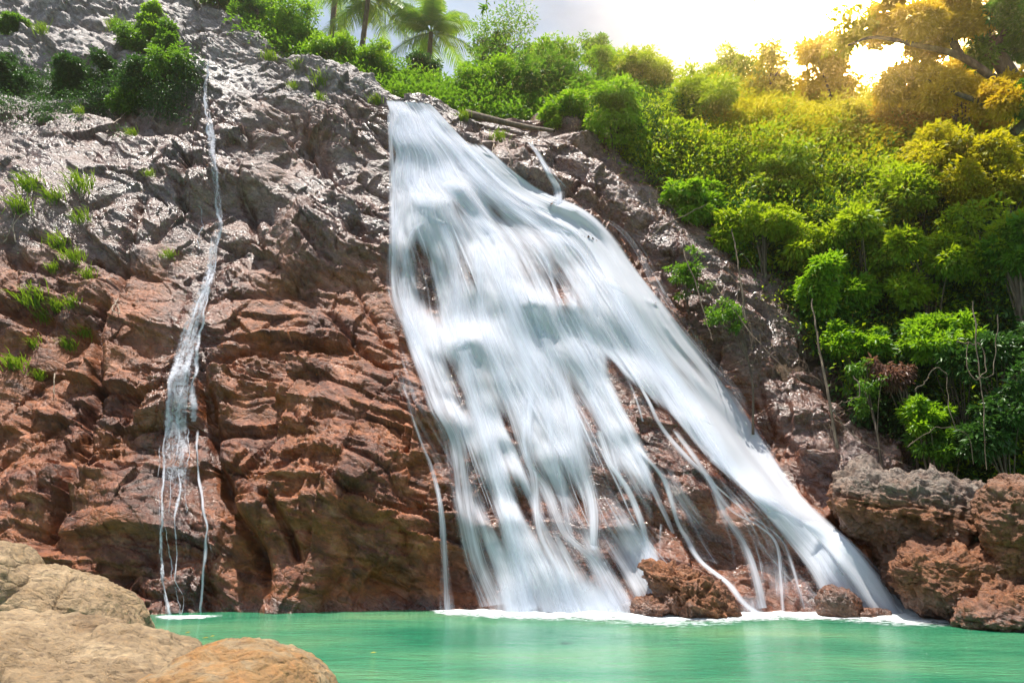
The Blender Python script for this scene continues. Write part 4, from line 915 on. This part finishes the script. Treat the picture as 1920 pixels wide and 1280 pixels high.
def ledge_growth():
    """low tangled growth along the ledge at upper left"""
    rng = np.random.default_rng(43); Pc = []
    for q in range(330):
        px = rng.uniform(-120, 372); py = np.interp(px, [-120, 0, 150, 300, 372], [165, 165, 178, 180, 150]) + rng.normal(0, 24); y = hitY(px, py)
        if y: Pc.append(at(px, py, y - rng.uniform(.1, .7)))
    Pc = np.array(Pc); n = 60; o = rnd_dirs(len(Pc)*n, rng).reshape(len(Pc), n, 3); o[..., 1] -= .3
    P = Pc[:, None] + o*rng.uniform(.1, .5, (len(Pc), n, 1)); V, F = leaves(P.reshape(-1, 3), (o + rng.normal(0, .5, o.shape)).reshape(-1, 3), .15, .32, rng, .6)
    tag(mesh_obj('undergrowth', V, F, L_DARK, smooth=False), kind='stuff')
ledge_growth()
def dry_stems():
    """tangle of dry stems and roots over the bare bank, nobody could count them"""
    rng = np.random.default_rng(51); mb = MB(); k = 0
    while k < 260:
        y0 = rng.uniform(330, 860); e = np.interp(y0, [330, 420, 540, 690, 850], [1150, 1240, 1340, 1450, 1590]); x0 = e + rng.uniform(-10, 190)
        yb = hitY(x0, y0, BH); yc = hitY(x0, y0)
        Y = min([q for q in (yb, yc) if q] or [0])
        if not Y: continue
        k += 1; c = at(x0, y0, Y - .05); L = rng.uniform(.5, 1.9); d = np.array([rng.normal(.1, .45), -rng.uniform(0, .5), -1 + rng.normal(0, .35)]); d /= np.linalg.norm(d)
        b = rng.normal(0, .22, 3)*L
        mb.add(*tube(catmull([c, c + d*L*.4 + b + np.array([0, -.15, 0]), c + d*L + b*.3], 8), np.linspace(rng.uniform(.006, .014), .004, 8), 4))
    tag(mb.build('undergrowth', M_BARK), kind='stuff')
dry_stems()

# ---- lianas and bare stems
def vine(label, pts, r=.02, name='liana', m=None, cat='vine', bump=.04, group=None):
    rng = np.random.default_rng(int(pts[0][0]*7 + pts[0][1]))
    P = catmull([at(*q) for q in pts], 14*len(pts)); P = P + gsm(rng.normal(0, bump, P.shape), 2.0)
    V, F = tube(P, np.linspace(r, r*.45, len(P))*(.8 if name in ('liana', 'sapling', 'root') else 1), 6); o = mesh_obj(name, V, F, m or M_BARK); return tag(o, label, cat, group)
VG = 'lianas hanging on the right slope'
vine('long liana hanging straight down at the far right of the slope', [(1822,560,16.3),(1832,650,16.2),(1842,760,16.1),(1850,880,16.)], .022, group=VG)
vine('looped liana forming a wide U above the rock ridge', [(1795,640,16.4),(1838,650,16.2),(1850,690,16.1),(1830,712,16.1),(1815,690,16.2),(1812,640,16.3)], .026, group=VG)
vine('liana bowed into a hook right of the reddish shrub', [(1712,735,16.6),(1735,715,16.5),(1755,690,16.4),(1772,710,16.4),(1780,760,16.3),(1790,800,16.2)], .024, group=VG)
vine('thin liana falling past the fresh green shrub', [(1870,590,15.8),(1866,660,15.8),(1862,700,15.8),(1835,708,15.9)], .018, group=VG)
vine('pale curved stem hooking down beside the leaning sapling', [(1600,705,17.4),(1612,720,17.3),(1606,745,17.3),(1565,757,17.3),(1548,760,17.3)], .02, group=VG)
vine('twisted stem running diagonally down the brown bank', [(1330,520,20.6),(1400,615,19.8),(1440,660,19.4),(1480,700,18.9)], .03, group=VG)
vine('dry stem lying down the slope towards the ridge rock', [(1560,770,17.4),(1600,815,17.2),(1650,845,17.),(1690,870,16.9)], .02, group=VG)
vine('thin stem arching over the low shrubs of the ridge', [(1700,840,16.5),(1760,800,16.3),(1810,815,16.2),(1825,870,16.1)], .018, group=VG)
SG = 'bare stems on the right bank'
vine('straight leaning sapling stem on the bank in front of the dark hollow', [(1568,840,17.4),(1552,740,17.5),(1538,660,17.7),(1520,560,18.)], .05, 'sapling', group=SG, cat='sapling')
vine('upright pale sapling stem on the brown bank', [(1398,600,20.),(1390,540,20.1),(1382,480,20.3),(1372,430,20.5)], .045, 'sapling', group=SG, cat='sapling')
vine('bent pale root crossing the bare bank above the right stream', [(1280,470,20.9),(1300,520,20.6),(1325,600,20.2),(1335,640,19.9)], .03, 'root', group=SG, cat='root')
vine('short bent root at the top of the bare bank', [(1215,450,21.8),(1250,420,21.7),(1290,400,21.5),(1330,380,21.3)], .03, 'root', group=SG, cat='root')
# fallen log and hanging roots behind the lip
def on(px, py, off=.08): 
    y = hitY(px, py); return (px, py, (y if y else float(slope_Y(py))) - off)
vine('brown fallen log lying across the ridge right of the waterfall lip', [(872,212,25.5),(930,226,25.2),(985,238,24.9),(1040,246,24.4)], .17, 'fallen_log', cat='log', bump=.01)
for i, pts in enumerate([[(925,260),(930,290),(945,310),(962,325)], [(928,258),(920,300),(915,330)], [(935,262),(938,300),(932,345)], [(940,258),(955,290),(958,318)]]):
    vine(['pale root curling to the right below the fallen log', 'pale root hanging leftmost below the fallen log', 'longest pale root hanging below the fallen log', 'short pale root rightmost below the fallen log'][i], [on(x, y, .12) for x, y in pts], .028, 'root', M_PALE, 'root', group='roots below the fallen log')
# dead branches on the left ledge
for i, pts in enumerate([[(200,248),(225,222),(240,208)], [(212,232),(236,212),(238,208)], [(285,225),(300,198),(315,182)], [(285,225),(296,234),(300,248)], [(222,560),(210,580),(225,585),(214,562)], [(8,455),(22,425),(28,400)], [(30,455),(26,420),(50,395)], [(100,700),(102,740)]]):
    vine(['pale dead twig slanting out of the ledge bushes', 'shorter dead twig crossing the slanting one at the ledge', 'upright bare twig at the right end of the ledge', 'bare twig hanging down from the right end of the ledge', 'small crooked dead twig on the left rock face',
          'grey dead stem below the grass clump at the left edge', 'forked grey dead stem beside the clump at the left edge', 'thin white twig on the lower left rock'][i], [on(x, y, .25) for x, y in pts], .022, 'dead_twig', M_PALE, 'twig', group='dead twigs on the cliff')

# ---- bushes and grass on the cliff
def on_cliff(px, py, off=.2):
    p, n = hit(px, py)
    if p is None: p = at(px, py, float(slope_Y(py)))
    return p + np.array([0, -off, 0])
def cliff_bush(label, px, py, rp, lm, seed, ll=.17, lw=.4, n=(90, 60), droop=.5, group='bushes on the cliff ledge'):
    c = on_cliff(px, py, .45); k = c[1]/CP/FPX*1.25; root = tag(empty('bush', c), label, 'bush', group)
    C, V, F = make_crown(seed, (rp[0]*k, min(rp)*k*.8, rp[1]*k), n[0], n[1], ll, lw, droop, .34); V = V + c
    V[:, 2] += .1
    mesh_obj('crown', V, F, lm, root, smooth=False); mb = MB(); rng = np.random.default_rng(seed)
    for q in rng.permutation(len(C))[:12]:
        e = C[q]*.95 + c; s = c + np.array([0, .25, -.15]); mb.add(*tube(catmull([s, (s+e)/2+np.array([0, 0, .1]), e], 6), np.linspace(.022, .006, 6), 4))
    mb.build('stem', M_BARK, root); return root
for i, a in enumerate([
 ('dense dark bush at the left end of the ledge', 25,150,(48,32),L_DARK), ('dark bush on the ledge next to the left end', 105,160,(52,30),L_DARK),
 ('green bush in the middle of the ledge', 175,150,(46,34),L_DARK), ('tall yellow green bush rising over the ledge', 255,85,(34,46),L_MID),
 ('wide green bush at the right part of the ledge', 265,160,(52,44),L_DARK), ('bright bush overhanging next to the thin waterfall', 335,155,(40,40),L_MID),
 ('slim upright bush against the grey rock above the ledge', 292,50,(14,44),L_BRIGHT), ('low trailing bush under the right part of the ledge', 240,205,(40,20),L_MID),
 ('grassy green bush beside the grey nose of rock', 318,95,(20,36),L_MID), ('thin bush clinging to the top left corner rock', 30,60,(22,18),L_MID)]):
    cliff_bush(*a, seed=1200+i*5)
TUFTS = [(60,355,26,'yellow green grass clump left of the others in the left hollow'),(105,375,20,'grass clump between two others in the left hollow'),(155,355,26,'bright grass clump at the right of the left hollow'),(42,395,24,'spiky grass clump over dead stems at the left edge'),
 (155,415,18,'grass clump below the bright one of the left hollow'),(112,465,22,'narrow grass clump under the left hollow'),(140,490,20,'grass clump right below the narrow one'),(100,508,14,'small grass tuft left of two clumps on the left face'),
 (165,520,16,'grass tuft trailing down to the right on the left face'),(62,568,26,'solitary spiky grass clump on the dark left face'),(105,580,18,'grass tuft right of the solitary spiky clump'),(140,575,16,'thin grass tuft right of the dark left face'),
 (88,600,16,'grass tuft under the solitary spiky clump'),(160,630,16,'grass on the small ledge at lower left'),(30,690,22,'dim grass clump low at the left edge'),(60,650,16,'grass tuft above the dim low clump'),
 (75,710,14,'lowest grass tuft on the left face'),(130,655,16,'dark grass on the lower left overhang'),(215,55,18,'fern like tuft on the grey rock above the ledge'),(80,62,16,'yellow tuft on the grey rock at upper left'),
 (518,95,24,'grass tuft on the ridge right of the thin waterfall'),(505,115,16,'small grass tuft below the ridge tuft'),(558,130,14,'grass tuft on the sunlit upper rock'),(608,158,20,'bright grass tuft on the ridge before the waterfall lip'),
 (600,188,12,'small grass tuft below the bright ridge tuft'),(550,165,10,'tiny grass tuft in the upper rock'),(250,255,12,'tiny grass tuft under the ledge'),(150,215,12,'grass fringe on the brown ledge lip'),
 (282,330,10,'tiny green tuft in the middle of the left face'),(318,482,12,'small tuft beside the fork of the thin waterfall'),(708,195,14,'grass tuft at the left rim of the waterfall lip'),(870,225,14,'mossy grass tuft right of the lip'),(935,265,16,'green tuft above the hanging roots')]
for i, (px, py, rp, lab) in enumerate(TUFTS):
    rng = np.random.default_rng(2000+i); c = on_cliff(px, py, .04); k = c[1]/CP/FPX*rp*1.5; n = 64
    az = rng.uniform(0, 2*math.pi, n); sp = rng.uniform(.1, .95, n)
    D = np.stack([np.cos(az)*sp, -np.abs(np.sin(az))*sp - .25, np.ones(n)*.8], -1); D /= np.linalg.norm(D, axis=1)[:, None]
    B0 = c + rng.normal(0, .34, (n, 3))*k*np.array([1, .3, .6]); L = (k*rng.uniform(.6, 1.35, n))[:, None]; w = np.cross(D, [0, -1., 0]); w /= np.linalg.norm(w, axis=1)[:, None]+1e-9; w = w*k*.026
    m1 = B0 + D*L*.55; e = B0 + D*L*.95 + np.array([0, -.25, -.45])*L*rng.uniform(.3, 1.1, (n, 1))
    V = np.stack([B0-w, B0+w, m1+w*.8, m1-w*.8, e], 1).reshape(-1, 3); q = np.arange(n)[:, None]*5
    o = mesh_obj('grass_tuft', V, [np.concatenate([q, q+1, q+2, q+3], 1), np.concatenate([q+3, q+2, q+4], 1)], L_GRASS, smooth=False)
    tag(o, lab, 'grass tuft', 'grass tufts on the cliff')

# ---- leaf sprigs hanging into the top of the picture from a bough of a tree overhead
def sprig(label, pts, lm, seed, n=16):
    P = catmull([at(*q) for q in pts], 24); rng = np.random.default_rng(seed)
    root = tag(empty('hanging_branch', P[0]), label, 'branch'); V, F = tube(P, np.linspace(.012, .004, 24), 5); mesh_obj('twig', V, F, M_BARK, root)
    idx = rng.integers(8, 24, n); D = rng.normal(0, .8, (n, 3)) + np.array([0, 0, -.3]); D /= np.linalg.norm(D, axis=1)[:, None]
    V, F = leaves(P[idx], D, .15, .45, rng, .3); mesh_obj('foliage', V, F, lm, root, smooth=False)
sprig('leafy twig hanging into the open sky at the top middle', [(918,-70,12.),(915,-20,12.),(912,5,12.),(905,20,12.)], L_MID, 61, 26)
sprig('tiny reddish twig tip at the top edge before the white sky', [(1424,-50,12.),(1418,-15,12.),(1415,4,12.)], L_RED, 62, 10)

# ---- yellow leaves afloat
rng = np.random.default_rng(88)
for i, (px, py) in enumerate([(352,1186),(385,1196),(398,1193),(348,1206),(410,1202),(570,1240),(700,1224),(372,1210),(436,1199)]):
    d = ray(px, py); Y = -CAMZ/d[2]; c = at(px, py, Y); a = rng.uniform(0, 6.28); L = rng.uniform(.05, .09)
    u = np.array([math.cos(a), math.sin(a), 0])*L; v = np.array([-math.sin(a), math.cos(a), 0])*L*.4
    V = np.array([c-u, c+v*.9-u*.2, c+u, c-v*.9-u*.2, c+np.array([0, 0, .012])]); V[:, 2] += .012
    o = mesh_obj('floating_leaf', V, np.array([[0, 1, 4], [1, 2, 4], [2, 3, 4], [3, 0, 4]])[:, ::-1], L_YEL, smooth=False)
    tag(o, 'small yellow leaf floating on the green pool', 'leaf', 'yellow leaves floating on the pool')

# ------------------------------------------------------------------ haze added to spread the warm sun glow; the air itself is clear
def glow_haze(density=.0018, g=.91):
    x0, x1, y0, y1, z0, z1 = -78, 78, -78, 78, -2.6, 62
    V = [(x, y, z) for z in (z0, z1) for y in (y0, y1) for x in (x0, x1)]
    F = np.array([(0, 2, 3, 1), (4, 5, 7, 6), (0, 1, 5, 4), (2, 6, 7, 3), (0, 4, 6, 2), (1, 3, 7, 5)])
    m = bpy.data.materials.new('glow_haze'); m.use_nodes = True; nt = m.node_tree; nt.nodes.clear(); N = NT(nt)
    o = N.n('ShaderNodeOutputMaterial'); v = N.n('ShaderNodeVolumePrincipled', {'Color': (1, .91, .74, 1), 'Density': density, 'Anisotropy': g})
    nt.links.new(v.outputs[0], o.inputs['Volume'])
    tag(mesh_obj('glow_haze', V, F, m, smooth=False), kind='stuff')
glow_haze()
